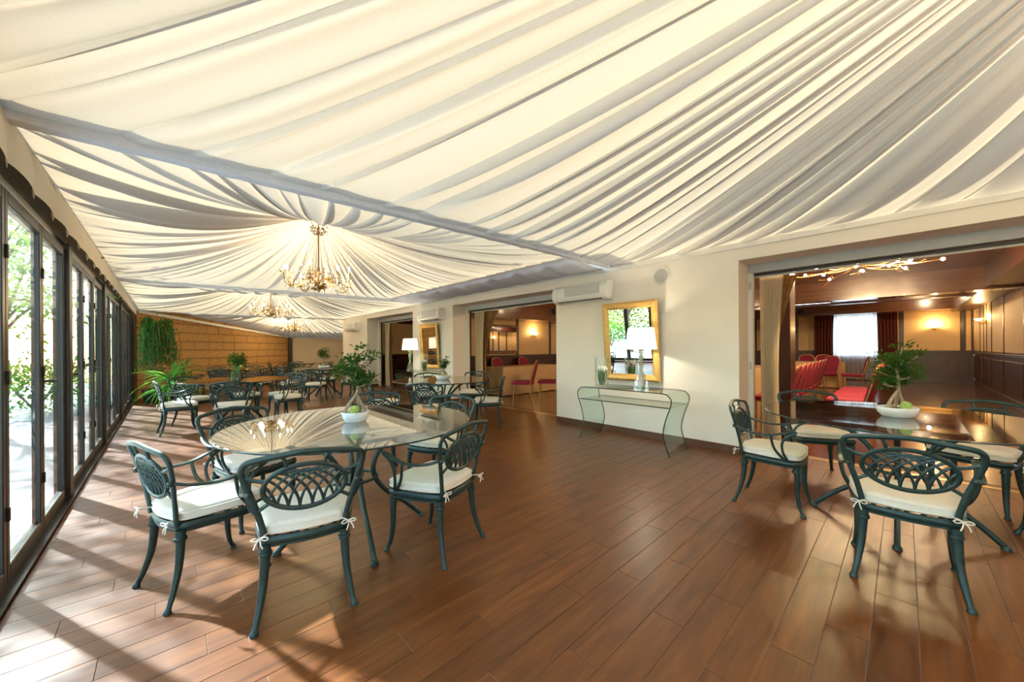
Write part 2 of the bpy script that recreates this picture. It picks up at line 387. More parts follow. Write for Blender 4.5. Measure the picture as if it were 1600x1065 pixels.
for k in range(len(POSTS) - 1):
    a, b_ = POSTS[k] + 0.085, POSTS[k + 1] - 0.085; lw = (b_ - a) / 3
    for j in range(3):
        nleaf += 1; y0 = a + j * lw + 0.004; y1 = y0 + lw - 0.008
        r = thing('window_%d' % nleaf, 'folding glass door leaf with dark metal frame, leaf %d of the glazed wall counted from the back' % nleaf, 'glass door', (XW - 0.02, y0, 0), kind='structure')
        L = y1 - y0; S = 0.048
        MB().bbox(-0.012, 0, 0.03, 0.026, S, 2.06, 0.004).build('stile', 'dark_frame', r, smooth=False)
        MB().bbox(-0.012, L - S, 0.03, 0.026, L, 2.06, 0.004).build('stile', 'dark_frame', r, smooth=False)
        MB().bbox(-0.012, S, 0.03, 0.026, L - S, 0.11, 0.004).build('rail', 'dark_frame', r, smooth=False)
        MB().bbox(-0.012, S, 1.99, 0.026, L - S, 2.06, 0.004).build('rail', 'dark_frame', r, smooth=False)
        MB().box(0.008, S, 0.11, 0.014, L - S, 1.99).build('pane', 'pane', r, smooth=False)
        if k > 1:
            for z in (0.35, 1.05, 1.7): MB().bbox(0.025, -0.012, z, 0.036, 0.012, z + 0.07, 0.002).build('hinge', 'black', r, smooth=False)
        if j != 1:
            h = MB().tube([(0.03, 0.026, 1.02), (0.07, 0.026, 1.02), (0.072, 0.1, 1.02)], 0.009, 6).build('handle', 'black', r)
            MB().bbox(0.024, 0.014, 0.97, 0.030, 0.036, 1.08, 0.002).build('handle_plate', 'black', h, smooth=False)

# ---- stone end wall, laid block by block, running obliquely from the windows
SA, SB = Vector((-0.52, 13.0, 0)), Vector((3.77, 17.4, 0))
sd = (SB - SA); SLEN = sd.length; sang = math.atan2(sd.y, sd.x)
def stop_z(u): return 2.17 + (1.70 - 2.17) * (u / SLEN)
sw = thing('wall_end', 'golden tufa block wall at the far end of the room', 'wall', tuple(SA), sang, kind='structure')
MB().grid([[(0, 0.03, 0), (SLEN, 0.03, 0)], [(0, 0.03, 2.5), (SLEN, 0.03, 2.5)]]).build('mortar_bed', 'mortar', sw, smooth=False)
MB().box(0, 0.03, 0, SLEN, 0.25, 2.5).build('wall_core', 'mortar', sw, smooth=False)
BH = 0.245; cacheb = {}
for rr in range(10):
    u = -random.uniform(0.0, 0.3); z = rr * BH
    while u < SLEN:
        L = random.choice((0.44, 0.5, 0.56, 0.62)); a = max(u, 0); e = min(u + L, SLEN); k = round(e - a, 1) if (e - a) != L else L
        if e - a > 0.08 and z < stop_z(a) + 0.3:
            d = random.uniform(-0.006, 0.006)
            if k not in cacheb or (e - a) != L:
                o = MB().bbox(0.006, 0, 0.006, e - a - 0.006, 0.05, BH - 0.006, 0.006).build('stone_block', 'stone', sw, smooth=False); cacheb[k] = o; o.location = (a, d, z)
            else: dup(cacheb[k], sw, (a, d, z), (0, 0, 0))
        u += L
mb = MB()
mb.tube([(u, -0.03, stop_z(u) + 0.02) for u in (0, SLEN * 0.5, SLEN)], (0.05, 0.03), 4, up=(0, 1, 0))
o = mb.build('trim_11', 'white_paint', smooth=False); o.location = SA; o.rotation_euler = (0, 0, sang)
tag(o, 'white rail holding the tent cloth along the top of the stone wall', 'trim', kind='structure')
tag(MB().box(3.6, YE, 0, 6.8, YE + 0.15, 2.6).build('wall_far', 'beige_wall', smooth=False), 'plain beige wall at the far right end', 'wall', kind='structure')
tag(MB().box(6.6, 14.0, 0, 6.8, YE, 2.6).box(XI, 14.0, 0, 6.6, 14.07, 2.6).build('wall_side', 'beige_wall', smooth=False), 'beige side wall of the far alcove', 'wall', kind='structure')
tag(MB().box(3.6, YE - 0.05, 1.66, 6.6, YE, 1.74).build('trim_12', 'white_paint', smooth=False), 'white rail on top of the far beige wall', 'trim', kind='structure')
tag(MB().bbox(3.66, 17.18, 0, 3.80, 17.32, 1.72, 0.008).build('trim_13', 'dark_frame', smooth=False), 'dark post in the far corner beside the beige wall', 'post', kind='structure')

# ---- tent ceiling: gathered cloth bays
def tent_bay(poly, apex, seed, wmin, wmax, power=1.7, amp=0.30, nr=34, ring=0.07, label=''):
    rnd = random.Random(seed)
    P = [Vector(p) for p in poly]; n = len(P); segs = [(P[i], P[(i + 1) % n]) for i in range(n)]
    lens = [(b - a).length for a, b in segs]; tot = sum(lens)
    def at(s):
        s %= tot
        for (a, b), L in zip(segs, lens):
            if s <= L: return a.lerp(b, s / L)
            s -= L
        return P[0]
    folds = []; s = 0
    while s < tot - wmin * 0.5:
        ww = rnd.uniform(wmin, wmax) * (0.6 if rnd.random() < 0.3 else 1); ww = min(ww, tot - s)
        if tot - s - ww < wmin * 0.5: ww = tot - s
        folds.append((s, ww, rnd.choice((rnd.uniform(0.40, 0.62), rnd.uniform(1.7, 2.4), rnd.uniform(0.8, 1.2))), rnd.uniform(0.7, 1.35), rnd.uniform(0, 6.28), -rnd.uniform(0.35, 1.0))); s += ww
    A = Vector(apex); K = 15
    cols = []
    for (s0, ww, g, am, ph, sk) in folds:
        for k in range(K): cols.append((s0, ww, g, am, ph, sk, k / K))
    rows = []
    for i in range(nr + 1):
        t = (i / nr) ** 0.85; row = []
        for (s0, ww, g, am, ph, sk, u) in cols:
            uu = u + sk * 0.36 * math.sin(2 * PI * u) * math.sin(PI * min(0.97, max(0.03, t))) ** 0.45 * min(1, t * 5)
            e = at(s0 + ww * uu); a = A + (Vector((e.x - A.x, e.y - A.y, 0)).normalized() * ring)
            zt = e.z + (A.z - e.z) * (1 - t) ** power
            x = a.x + (e.x - a.x) * t; y = a.y + (e.y - a.y) * t
            env = (t ** 0.75) * (0.42 + 0.75 * math.sin(PI * min(t, 1)) ** 0.8) * (1 + 0.22 * math.sin(5 * t + ph)) * (1 - 0.7 * t ** 14)
            fold = math.sin(PI * (u ** g)) ** 0.85
            zz = zt - min(amp * ww, 0.15) * am * env * (fold - 0.35) * 0.75
            zz += min(amp * ww, 0.15) * 0.75 * env * (u - 0.5)
            zz -= 0.012 * math.sin(u * 2 * PI * 2 + ph) * env * am * (ww / 0.3)
            row.append((x, y, zz))
        rows.append(row)
    o = MB().grid(rows, closed=True).build('ceiling', 'tent', ang=1.1)
    return tag(o, label, 'tent ceiling', kind='structure')
ZL, ZR = 2.35, 2.385
tent_bay([(XW, BEAM[0], ZL + .03), (XR, BEAM[0], ZR + .03), (XR, YB, ZR), (XW, YB, ZL)], (2.5, -1.25, 3.25), 11, 0.30, 0.56, 1.5, 0.40, 40, label='nearest cream tent cloth bay gathered in wide folds overhead')
tent_bay([(XW, BEAM[0], ZL + .03), (LB, BEAM[0], 2.43), (LB, BEAM[1], 2.42), (XW, BEAM[1], ZL)], (1.58, 5.65, 3.07), 5, 0.18, 0.38, 1.75, 0.42, 36, label='second cream tent cloth bay gathered at the first chandelier')
tent_bay([(XW, BEAM[1], ZL), (XR, BEAM[1], ZR), (XR, BEAM[2], 2.33), (0.36, BEAM[2], 2.27), (XW, 13.0, 2.22)], (1.97, 11.1, 3.06), 8, 0.18, 0.38, 1.75, 0.42, 30, label='third cream tent cloth bay gathered at the second chandelier')
tent_bay([(0.36, BEAM[2], 2.25), (6.6, BEAM[2], 2.33), (6.6, YE, 1.76), (3.77, YE, 1.72)], (3.38, 15.0, 2.88), 9, 0.2, 0.4, 1.7, 0.42, 26, label='last cream tent cloth bay sloping down to the far wall')
# grey lined strip between lengthwise rail and wall
rows = []
for i in range(81):
    yy = BEAM[0] + (BEAM[1] - BEAM[0]) * i / 80; u = (i / 80 * 9.0) % 1
    rows.append([(LB + (XR - LB) * j / 10, yy + 0.10 * (j / 10), 2.42 - 0.035 * j / 10 - 0.045 * math.sin(PI * j / 10) * (0.6 + 0.4 * math.sin(i * 1.3)) - 0.045 * math.sin(PI * u) ** 0.8 * math.sin(PI * (0.1 + 0.8 * j / 10))) for j in range(11)])
tag(MB().grid(rows).build('ceiling', 'tent_liner', ang=1.2), 'grey cloth strip between the rail and the cream wall', 'tent ceiling', kind='structure')
# cloth-wrapped beams
def wrapped_beam(p0, p1, wd, hh, n, label, num, mat='tent_liner'):
    rnd = random.Random(num); p0, p1 = Vector(p0), Vector(p1); d = (p1 - p0).normalized(); S = Vector((d.y, -d.x, 0)); N = 90
    rows = []
    prof = [(-1, 1), (-1, -1), (-0.6, -1.12), (0.6, -1.12), (1, -1), (1, 1)]
    seam = set(int(N * k / n) for k in range(1, n))
    for i in range(N + 1):
        c = p0.lerp(p1, i / N); row = []
        for (a, b) in prof:
            wob = 0.002 * math.sin(i * 0.9 + a * 2 + b) + 0.0015 * rnd.uniform(-1, 1) + (0.006 if i in seam else 0)
            q = c + S * (a * wd / 2 + (wob if a > 0 else -wob)) + Vector((0, 0, b * hh / 2 - (abs(wob) if b < 0 else 0))); row.append(tuple(q))
        rows.append(row)
    o = MB().grid(rows).build('trim_%d' % num, mat, ang=1.0)
    return tag(o, label, 'beam', kind='structure')
wrapped_beam((XW, BEAM[0], 2.385), (XR, BEAM[0], 2.455), 0.08, 0.115, 12, 'cross beam wrapped in blue-grey cloth, nearest to the camera', 14)
wrapped_beam((XW, BEAM[1], 2.345), (XR, BEAM[1], 2.405), 0.06, 0.07, 12, 'cross beam wrapped in blue-grey cloth, behind the first chandelier', 15)
wrapped_beam((0.30, BEAM[2], 2.27), (XR + 1.8, BEAM[2], 2.335), 0.05, 0.06, 9, 'cross beam wrapped in blue-grey cloth, behind the second chandelier', 16)
tag(MB().tube([(LB, BEAM[0] + 0.03, 2.425), (LB, BEAM[1] - 0.03, 2.415)], 0.018, 8).build('trim_17', 'white_paint'), 'white lengthwise rail between the tent cloth and the grey strip', 'rail', kind='structure')
# scalloped valance above the glass doors
rows = [[], [], []]
for i in range(16 * 34 + 1):
    yy = YB + (13.0 - YB) * i / (16 * 34); u = (i / 16) % 1; f_ = math.sin(PI * u) ** 0.7
    rows[0].append((XW + 0.05, yy, ZL + 0.01)); rows[1].append((XW + 0.06 + 0.03 * f_, yy, 2.21)); rows[2].append((XW + 0.055 + 0.035 * f_, yy + 0.02, 2.115 - 0.045 * u))
tag(MB().grid(rows).build('trim_18', 'valance_cloth', ang=1.2), 'short scalloped cream valance above the glass doors', 'valance', kind='structure')

# ---- the wood-panelled hall behind the near and middle openings
HX, HY0, HY1, HC = 18.2, -1.5, 8.5, 2.70
hf = MB().box(XI + 0.06, HY0, -0.06, HX, HY1, -0.004).box(XI + 0.06, 8.6, -0.06, 9, 13.9, -0.004).build('floor_hall', 'grout', smooth=False)
tag(hf, 'dark glossy parquet floor of the wood-panelled hall', 'floor', kind='structure')
proto = MB().bbox(0.001, 0.001, -0.004, 0.118, 0.70, 0, 0.0006).build('parquet_strip', 'hall_floor', hf, smooth=False); first = True
mb = MB(); cnt = 0; i = 0; x = XI + 0.07
strips = []
while x < HX:
    y = HY0 - random.uniform(0, 0.6)
    while y < HY1: strips.append((x, y)); y += 0.70
    x += 0.119; i += 1
vs_ = sorted([s for s in strips if in_frame((s[0], s[1] + 0.35, 0)) and s[1] >= HY0 and s[1] + 0.7 <= HY1 and (s[1] < 1.3 or 3 < s[1] < 7.5)], key=lambda s: math.hypot(*s))[:120]
vset = set(vs_)
for s in vs_:
    if first: proto.location = (s[0], s[1], 0); first = False
    else: dup(proto, hf, (s[0], s[1], 0), (0, 0, 0))
for s in strips:
    if s not in vset: mb.box(s[0] + 0.001, max(s[1], HY0), -0.004, s[0] + 0.118, min(s[1] + 0.699, HY1), 0)
mb.box(XI + 0.06, 8.6, -0.004, 9, 13.9, 0)
tag(mb.build('far_parquet', 'hall_floor', hf, smooth=False), kind='stuff')
ce = MB().box(XI, HY0, HC, HX + 0.2, HY1 + 0.1, HC + 0.12).build('ceiling_hall', 'hall_ceiling', smooth=False)
tag(ce, 'glossy brown ceiling of the wood-panelled hall', 'ceiling', kind='structure')
MB().box(11.1, HY0, 2.26, 11.5, HY1, HC).build('ceiling_beam', 'mahogany_light', ce, smooth=False)
MB().box(17.3, HY0, 2.34, HX, HY1, HC).build('bulkhead', 'mahogany_light', ce, smooth=False)
MB().box(XI, HY0, 2.3, HX, HY0 + 0.45, HC).build('bulkhead', 'mahogany', ce, smooth=False)
MB().box(XI, 7.9, 2.1, 11, HY1, HC).build('bulkhead', 'mahogany_light', ce, smooth=False)
MB().box(14.0, HY0, 2.42, 14.3, HY1, HC).build('ceiling_beam', 'mahogany', ce, smooth=False)
MB().box(12.9, 1.35, 2.40, 13.1, 2.6, 2.44).build('tube_light', 'tube_lamp', ce, smooth=False)
tag(MB().box(LB + 0.03, BEAM[0] - 0.02, 2.62, XI, BEAM[1], 2.68).build('shade_slab', 'mahogany', smooth=False), 'unseen slab added to shade the grey cloth strip from above', 'blocker', kind='structure')  # slab added out of view to keep daylight off the cloth strip below
def panel_wall(name, label, x0, y0, x1, y1, divs, wain=1.0, top=HC, nrm=1, hole=None):
    """wall from (x0,y0) to (x1,y1): dark wainscot with raised panels, cream fields framed in wood"""
    d = Vector((x1 - x0, y1 - y0, 0)); L = d.length
    r = thing(name, label, 'wall', (x0, y0, 0), math.atan2(d.y, d.x), kind='structure')
    n = nrm
    def bx(a, z0, b, z1, t0, t1, nm, mat): 
        lo, hi = sorted((t0 * n, t1 * n)); MB().bbox(a, lo, z0, b, hi, z1, 0.004).build(nm, mat, r, smooth=False)
    if hole:
        for a, b, z0, z1 in ((0, hole[0], 0, top), (hole[1], L, 0, top), (hole[0], hole[1], 0, hole[2]), (hole[0], hole[1], hole[3], top)): bx(a, z0, b, z1, 0, 0.12, 'wall_body', 'mahogany')
    else: bx(0, 0, L, top, 0, 0.12, 'wall_body', 'mahogany')
    edges = [0] + divs + [L]
    for a, b in zip(edges[:-1], edges[1:]):
        if hole and a < hole[1] - 0.01 and b > hole[0] + 0.01: continue
        bx(a + 0.06, wain + 0.06, b - 0.06, top - 0.36, -0.012, 0.0, 'cream_field', 'cream_panel')
        bx(a + 0.10, 0.22, b - 0.10, wain - 0.12, -0.014, 0.0, 'wainscot_panel', 'mahogany')
        bx(a - 0.03, wain, a + 0.03, top, -0.02, 0.0, 'upright', 'mahogany')
    if not hole:
        bx(0, wain - 0.03, L, wain + 0.03, -0.035, 0.0, 'dado_rail', 'mahogany'); bx(0, 0, L, 0.14, -0.025, 0, 'plinth', 'mahogany')
    else:
        for a, b in ((0, hole[0]), (hole[1], L)): bx(a, wain - 0.03, b, wain + 0.03, -0.035, 0.0, 'dado_rail', 'mahogany'); bx(a, 0, b, 0.14, -0.025, 0, 'plinth', 'mahogany')
    return r
# far wall with window (u runs from Y=-1.5 upward)
panel_wall('wall_hall_far', 'cream and dark wood wall with a bright curtained window', HX, HY0, HX, HY1, [0.22, 1.55, 2.1, 3.3, 3.75, 4.4, 5.8, 7.2, 8.6], hole=(2.1, 3.3, 0.85, 2.36), nrm=-1)
panel_wall('wall_hall_right', 'cream and dark wood side wall at the right of the hall', XI, HY0, HX, HY0, [2, 4, 6, 8, 9.6, 10.4, 10.9, 11.6], nrm=-1)
panel_wall('wall_hall_left', 'cream and dark wood wall with a mirror seen through the middle doorway', XI, HY1, HX, HY1, [1.7, 3.03, 4.62, 6.5, 8.5, 10.5], wain=0.95, nrm=1)
r = thing('window_30', 'white-framed bright window in the far hall wall', 'window', (HX + 0.03, 0.6, 0), kind='structure')
for a, b_ in ((0, 0.06), (0.57, 0.63), (1.14, 1.2)): MB().box(0, a, 0.85, 0.05, b_, 2.36).build('stile', 'white_paint', r, smooth=False)
for a, b_ in ((0.85, 0.91), (2.30, 2.36)): MB().box(0, 0, a, 0.05, 1.2, b_).build('rail', 'white_paint', r, smooth=False)
for a, b_ in ((0.06, 0.57), (0.63, 1.14)): MB().box(0.02, a, 0.91, 0.026, b_, 2.30).build('pane', 'pane', r, smooth=False)
# pilaster just inside the near opening, left
tag(MB().bbox(6.1, 1.04, 0, 6.45, 1.30, HC, 0.01).bbox(6.06, 1.0, 0, 6.49, 1.34, 0.16, 0.01).bbox(6.06, 1.0, 2.5, 6.49, 1.34, HC, 0.01).build('trim_20', 'mahogany', smooth=False), 'dark wood pilaster just inside the near doorway', 'pilaster', kind='structure')
# room behind the far opening
panel_wall('wall_lounge_far', 'beige and dark wood wall behind the far doorway', 5.2, 14.0, 9.0, 14.0, [1.2, 2.5], wain=0.95, top=2.6, nrm=1)
panel_wall('wall_lounge_side', 'dark wood side wall behind the far doorway', 9.0, 8.6, 9.0, 14.0, [1.8, 3.6], wain=0.95, top=2.6, nrm=-1)
tag(MB().box(XI, 8.6, 2.55, 9.1, 14.0, 2.65).build('ceiling_lounge', 'hall_ceiling', smooth=False), 'brown ceiling behind the far doorway', 'ceiling', kind='structure')

# ================================================================== lattice-back armchair (faces +X, stands on z=0)
def make_chair():
    r = thing('armchair', 'dark green metal armchair', 'chair', group='dark green lattice-back armchairs')
    def outline(sc_=1.0, n=6):
        base = [(-0.185, -0.10), (-0.165, -0.165), (-0.09, -0.195), (0.10, -0.222), (0.185, -0.205), (0.205, -0.12), (0.212, 0), (0.205, 0.12), (0.185, 0.205), (0.10, 0.222), (-0.09, 0.195), (-0.165, 0.165), (-0.185, 0.10), (-0.195, 0)]
        return [(x * sc_, y * sc_) for x, y in cr(base, n, True)]
    # seat frame: a moulded ring with cross slats
    mb = MB(); oo = outline()
    rows = [[(x * k, y * k, z) for x, y in oo] for k, z in ((0.90, 0.385), (0.97, 0.388), (1.0, 0.380), (1.01, 0.368), (0.99, 0.355), (0.965, 0.350), (0.965, 0.340), (0.90, 0.340), (0.90, 0.385))]
    mb.grid(rows, closed=True)
    for y in (-0.12, -0.06, 0, 0.06, 0.12): mb.box(-0.18, y - 0.009, 0.365, 0.195, y + 0.009, 0.38)
    mb.build('seat_frame', 'green_metal', r)
    # cushion with piping and tie bows
    mb = MB(); oc = outline(0.985)
    prof = [(0.05, 0.392), (0.93, 0.392), (0.985, 0.398), (1.0, 0.412), (1.0, 0.424), (0.985, 0.438), (0.90, 0.447), (0.6, 0.454), (0.05, 0.457)]
    mb.grid([[(x * k, y * k, z) for x, y in oc] for k, z in prof], closed=True)
    i = len(mb.v) - len(oc); mb.f.append(tuple(range(i, i + len(oc))))
    cu = mb.build('cushion', 'cushion', r, ang=1.2)
    mb = MB()
    for z in (0.404, 0.432): mb.tube([(x * 0.998, y * 0.998, z) for x, y in oc], 0.0045, 5, closed=True)
    mb.build('piping', 'cushion', cu)
    for s in (-1, 1):
        mb = MB(); p = Vector((-0.192, 0.155 * s, 0.405))
        def rel(*q): return [tuple(p + Vector((a * 0.75, b * s * 0.7, c * 0.8))) for a, b, c in q]
        mb.tube(cr(rel((0.03, -0.01, 0.0), (-0.02, 0.015, 0.005), (-0.03, 0.03, -0.002)), 4), 0.003, 5)
        mb.tube(cr(rel((-0.03, 0.03, 0), (-0.045, 0.06, 0.012), (-0.04, 0.075, 0.0), (-0.035, 0.05, -0.008), (-0.03, 0.03, 0)), 4), 0.003, 5)
        mb.tube(cr(rel((-0.03, 0.03, 0), (-0.045, 0.0, 0.01), (-0.048, -0.015, -0.002), (-0.04, 0.005, -0.01), (-0.03, 0.03, 0)), 4), 0.003, 5)
        mb.tube(cr(rel((-0.03, 0.03, 0), (-0.042, 0.05, -0.02), (-0.048, 0.06, -0.045)), 4), 0.003, 5)
        mb.tube(cr(rel((-0.03, 0.03, 0), (-0.045, 0.025, -0.025), (-0.046, 0.015, -0.05)), 4), 0.003, 5)
        mb.ball(tuple(p + Vector((-0.0225, 0.021 * s, 0))), 0.005, 6, 4)
        mb.build('tie', 'cushion', cu)
    # legs
    def leg(pts):
        P = cr(pts, 6); n = len(P); rad = []
        for k in range(n):
            u = k / (n - 1); q = 0.024 + (0.0125 - 0.024) * min(1, u * 1.15)
            if u > 0.93: q = 0.0125 + (u - 0.93) / 0.07 * 0.006
            rad.append((q, q * 0.9))
        P.append((P[-1][0], P[-1][1], 0.0)); rad.append((0.0175, 0.0165))
        mb = MB().tube(P, rad, 10, up=(1, 0, 0))
        mb.tube([(pts[0][0], pts[0][1], 0.305), (pts[0][0], pts[0][1], 0.312), (pts[0][0], pts[0][1], 0.32)], [0.0265, 0.028, 0.0265], 10, up=(1, 0, 0))
        return mb
    for s in (-1, 1):
        leg([(-0.160, 0.160 * s, 0.352), (-0.162, 0.163 * s, 0.27), (-0.172, 0.170 * s, 0.17), (-0.198, 0.185 * s, 0.07), (-0.222, 0.198 * s, 0.008)]).build('leg', 'green_metal', r)
    for s in (-1, 1):
        leg([(0.170, 0.182 * s, 0.352), (0.176, 0.184 * s, 0.27), (0.176, 0.184 * s, 0.17), (0.188, 0.19 * s, 0.07), (0.212, 0.2 * s, 0.008)]).build('leg', 'green_metal', r)
    # back: points given as (y, h) in the raked, slightly curved back surface
    def bp(y, h, off=0.0):
        return (-0.172 - 0.035 * (h / 0.4) - 0.05 * (h / 0.4) ** 2 + 0.35 * y * y - 0.012 + off, y, 0.375 + h)
    half = [(0.162, 0.0), (0.168, 0.05), (0.186, 0.13), (0.212, 0.22), (0.234, 0.30), (0.238, 0.335), (0.226, 0.362), (0.195, 0.374), (0.10, 0.388)]
    pts = half + [(0, 0.398)] + [(-y, h) for y, h in half[::-1]]
    mb = MB(); nrm = (1, 0, 0.2)
    P = cr(pts, 5); mb.tube([bp(y, h) for y, h in P], (0.0135, 0.0105), 8, up=nrm)
    for s in (-1, 1):
        mb.tube(cr([bp(0.075 * s, 0.322), bp(0.078 * s, 0.355), bp(0.092 * s, 0.386)], 4), (0.0085, 0.008), 6, up=nrm)
        mb.tube(cr([bp(0.145 * s, 0.275), bp(0.185 * s, 0.282), bp(0.226 * s, 0.30)], 4), (0.0085, 0.008), 6, up=nrm)
        mb.tube(cr([bp(0.135 * s, 0.175), bp(0.165 * s, 0.155), bp(0.19 * s, 0.135)], 4), (0.0085, 0.008), 6, up=nrm)
        mb.ball(bp(0.215 * s, 0.225, -0.012), 0.014, 8, 6)
    mb.build('back_frame', 'green_metal', r)
    c, a, b_ = 0.232, 0.165, 0.105
    mb = MB(); mb.tube([bp(a * math.cos(t), c + b_ * math.sin(t)) for t in [2 * PI * k / 48 for k in range(48)]], (0.0115, 0.010), 8, up=nrm, closed=True)
    for d in (-1, 1):
        for y0 in (-0.155, -0.115, -0.07, -0.025, 0.025, 0.07, 0.115, 0.155):
            seg = []
            for k in range(25):
                ph = PI / 2 * k / 24; y = y0 + d * 0.17 * (1 - math.cos(ph)); h = c - b_ + 0.185 * math.sin(ph)
                if (y / a) ** 2 + ((h - c) / b_) ** 2 < 1.0: seg.append(bp(y, h))
            if len(seg) > 3: mb.tube(seg, (0.0066, 0.006), 6, up=nrm)
    mb.build('lattice_medallion', 'green_metal', r)
    for s in (-1, 1):
        mb = MB(); K = lambda *q: cr([(x, y * s, z) for x, y, z in q], 6)
        p = K(bp(0.215, 0.225)[:1] + (0.222, 0.602), (-0.15, 0.238, 0.583), (-0.06, 0.252, 0.568), (0.03, 0.26, 0.572), (0.11, 0.262, 0.598), (0.165, 0.262, 0.615), (0.185, 0.261, 0.612))
        mb.tube(p, [(0.011 + 0.006 * math.sin(PI * k / len(p)), 0.0085) for k in range(len(p))], 8)
        mb.tube(K((0.03, 0.26, 0.572), (0.035, 0.258, 0.535), (0.05, 0.248, 0.475), (0.085, 0.232, 0.42), (0.125, 0.21, 0.375)), (0.009, 0.0095), 7, up=(0, 1, 0))
        mb.tube(K((0.185, 0.261, 0.612), (0.17, 0.262, 0.603), (0.125, 0.26, 0.57), (0.098, 0.256, 0.52), (0.10, 0.245, 0.46), (0.118, 0.228, 0.41), (0.14, 0.208, 0.372)), (0.0085, 0.009), 7, up=(0, 1, 0))
        mb.build('arm', 'green_metal', r)
    return r
chair = make_chair(); used = [False]
def put(x, y, deg, label): place(chair, used, (x, y, 0), math.radians(deg), label)
CH = 'dark green metal armchair '
T1, T2, T3, T4, T5, T6, T7 = (0.92, 2.50), (3.64, 0.03), (3.15, 4.92), (0.87, 7.45), (2.95, 10.15), (1.25, 11.75), (3.55, 14.7)
for x, y, a, l in (
    (0.155, 2.595, 17, CH + 'at the foreground left table, on the window side'),
    (0.515, 2.07, 76, CH + 'nearest the camera at the foreground left table, back turned'),
    (1.233, 2.02, 110, CH + 'right front of the foreground left table, turned three-quarters'),
    (0.47, 3.30, -68, CH + 'far left side of the foreground left table, behind its glass'),
    (1.47, 3.52, -118, CH + 'behind the bonsai at the foreground left table'),
    (1.77, 2.84, 205, CH + 'with blue-lit back, right side of the foreground left table'),
    (3.49, 0.71, -88, CH + 'beside the cream pier at the right-hand doorway table'),
    (2.885, 0.0, 3, CH + 'with its back to the camera at the right-hand doorway table'),
    (4.48, 0.56, 208, CH + 'far left of the right-hand doorway table, before the red chairs'),
    (4.55, -0.38, 160, CH + 'far right of the right-hand doorway table, before the dark wainscot'),
    (3.87, -0.755, 104, CH + 'cut off by the right picture edge'),
    (2.42, 5.38, -15, CH + 'left end of the middle table before the second doorway, facing right'),
    (2.62, 4.42, 42, CH + 'with its lattice back to the camera at the middle table'),
    (3.67, 4.46, 140, CH + 'right side of the middle table, facing left towards the windows'),
    (3.45, 5.82, -112, CH + 'behind the middle table, in front of the second console lamp'),
    (4.22, 5.55, 215, CH + 'far right of the middle table, before the sheer curtain'),
    (0.14, 7.43, 5, CH + 'window side of the table with the glass cube planter'),
    (0.72, 6.78, 80, CH + 'near side of the table with the glass cube planter'),
    (1.55, 7.30, 175, CH + 'right side of the table with the glass cube planter'),
    (0.36, 8.10, -52, CH + 'beside the yucca at the glass cube planter table'),
    (1.05, 8.20, -95, CH + 'directly behind the glass cube planter'),
    (1.62, 7.86, 210, CH + 'far right of the table with the glass cube planter'),
    (2.55, 9.45, 58, CH + 'back turned, near side of the fourth table back'),
    (2.18, 10.05, 5, CH + 'left side of the fourth table back'),
    (3.45, 9.55, 128, CH + 'right front of the fourth table back, before the third pier'),
    (3.72, 10.35, 195, CH + 'right end of the fourth table back'),
    (3.25, 10.92, -112, CH + 'far right side of the fourth table back'),
    (2.45, 10.80, -50, CH + 'far left side of the fourth table back'),
    (1.02, 11.02, 70, CH + 'near left of the table beside the stone wall'),
    (1.75, 11.10, 125, CH + 'near right of the table beside the stone wall'),
    (0.50, 11.80, 0, CH + 'left end of the table beside the stone wall'),
    (2.02, 11.85, 185, CH + 'right end of the table beside the stone wall'),
    (1.08, 12.46, -75, CH + 'between the stone wall and its table, at the left'),
    (1.74, 12.42, -118, CH + 'between the stone wall and its table, at the right'),
    (3.15, 14.05, 55, CH + 'near left of the last table by the beige end wall'),
    (3.95, 14.05, 125, CH + 'near right of the last table by the beige end wall'),
    (2.80, 14.70, 0, CH + 'left end of the last table by the beige end wall'),
    (4.30, 14.75, 180, CH + 'right end of the last table by the beige end wall'),
    (3.60, 15.45, -92, CH + 'farthest of all, behind the last table by the beige wall'),
): put(x, y, a, l)

# ================================================================== round glass tables on a curved metal base
def make_table():
    r = thing('round_table', 'round glass table', 'table', group='round glass-topped tables')
    R = 0.75
    MB().lathe([(0.001, 0.728), (R - 0.006, 0.728), (R, 0.732), (R, 0.736), (R - 0.006, 0.740), (0.001, 0.740)], 96).build('glass_top', 'table_glass', r, ang=0.5)
    MB().tube([((R + 0.0015) * math.cos(2 * PI * k / 96), (R + 0.0015) * math.sin(2 * PI * k / 96), 0.734) for k in range(96)], (0.0022, 0.0045), 6, closed=True).build('glass_rim', 'glass_edge', r)
    for k in range(4):
        a = math.radians(k * 90); ca, sa = math.cos(a), math.sin(a)
        pr = cr([(0.445, 0.012), (0.42, 0.04), (0.33, 0.13), (0.19, 0.25), (0.115, 0.37), (0.13, 0.49), (0.24, 0.61), (0.36, 0.69), (0.43, 0.722)], 5)
        mb = MB().tube([(ca * q, sa * q, z) for q, z in pr], (0.015, 0.017), 9, up=(0, 0, 1))
        mb.tube([(ca * 0.445, sa * 0.445, 0.0), (ca * 0.445, sa * 0.445, 0.014), (ca * 0.44, sa * 0.44, 0.022)], [0.024, 0.023, 0.016], 10, up=(1, 0, 0))
        o = mb.build('leg', 'green_metal', r)
        MB().lathe([(0.018, 0.721), (0.022, 0.7245), (0.018, 0.728)], 10, (ca * 0.43, sa * 0.43)).build('glass_pad', 'black', o)
    for rad_, z in ((0.13, 0.37), (0.385, 0.70)):
        MB().tube([(rad_ * math.cos(2 * PI * k / 32), rad_ * math.sin(2 * PI * k / 32), z) for k in range(32)], 0.0105, 7, closed=True).build('base_ring', 'green_metal', r)
    return r
tab = make_table(); used = [False]
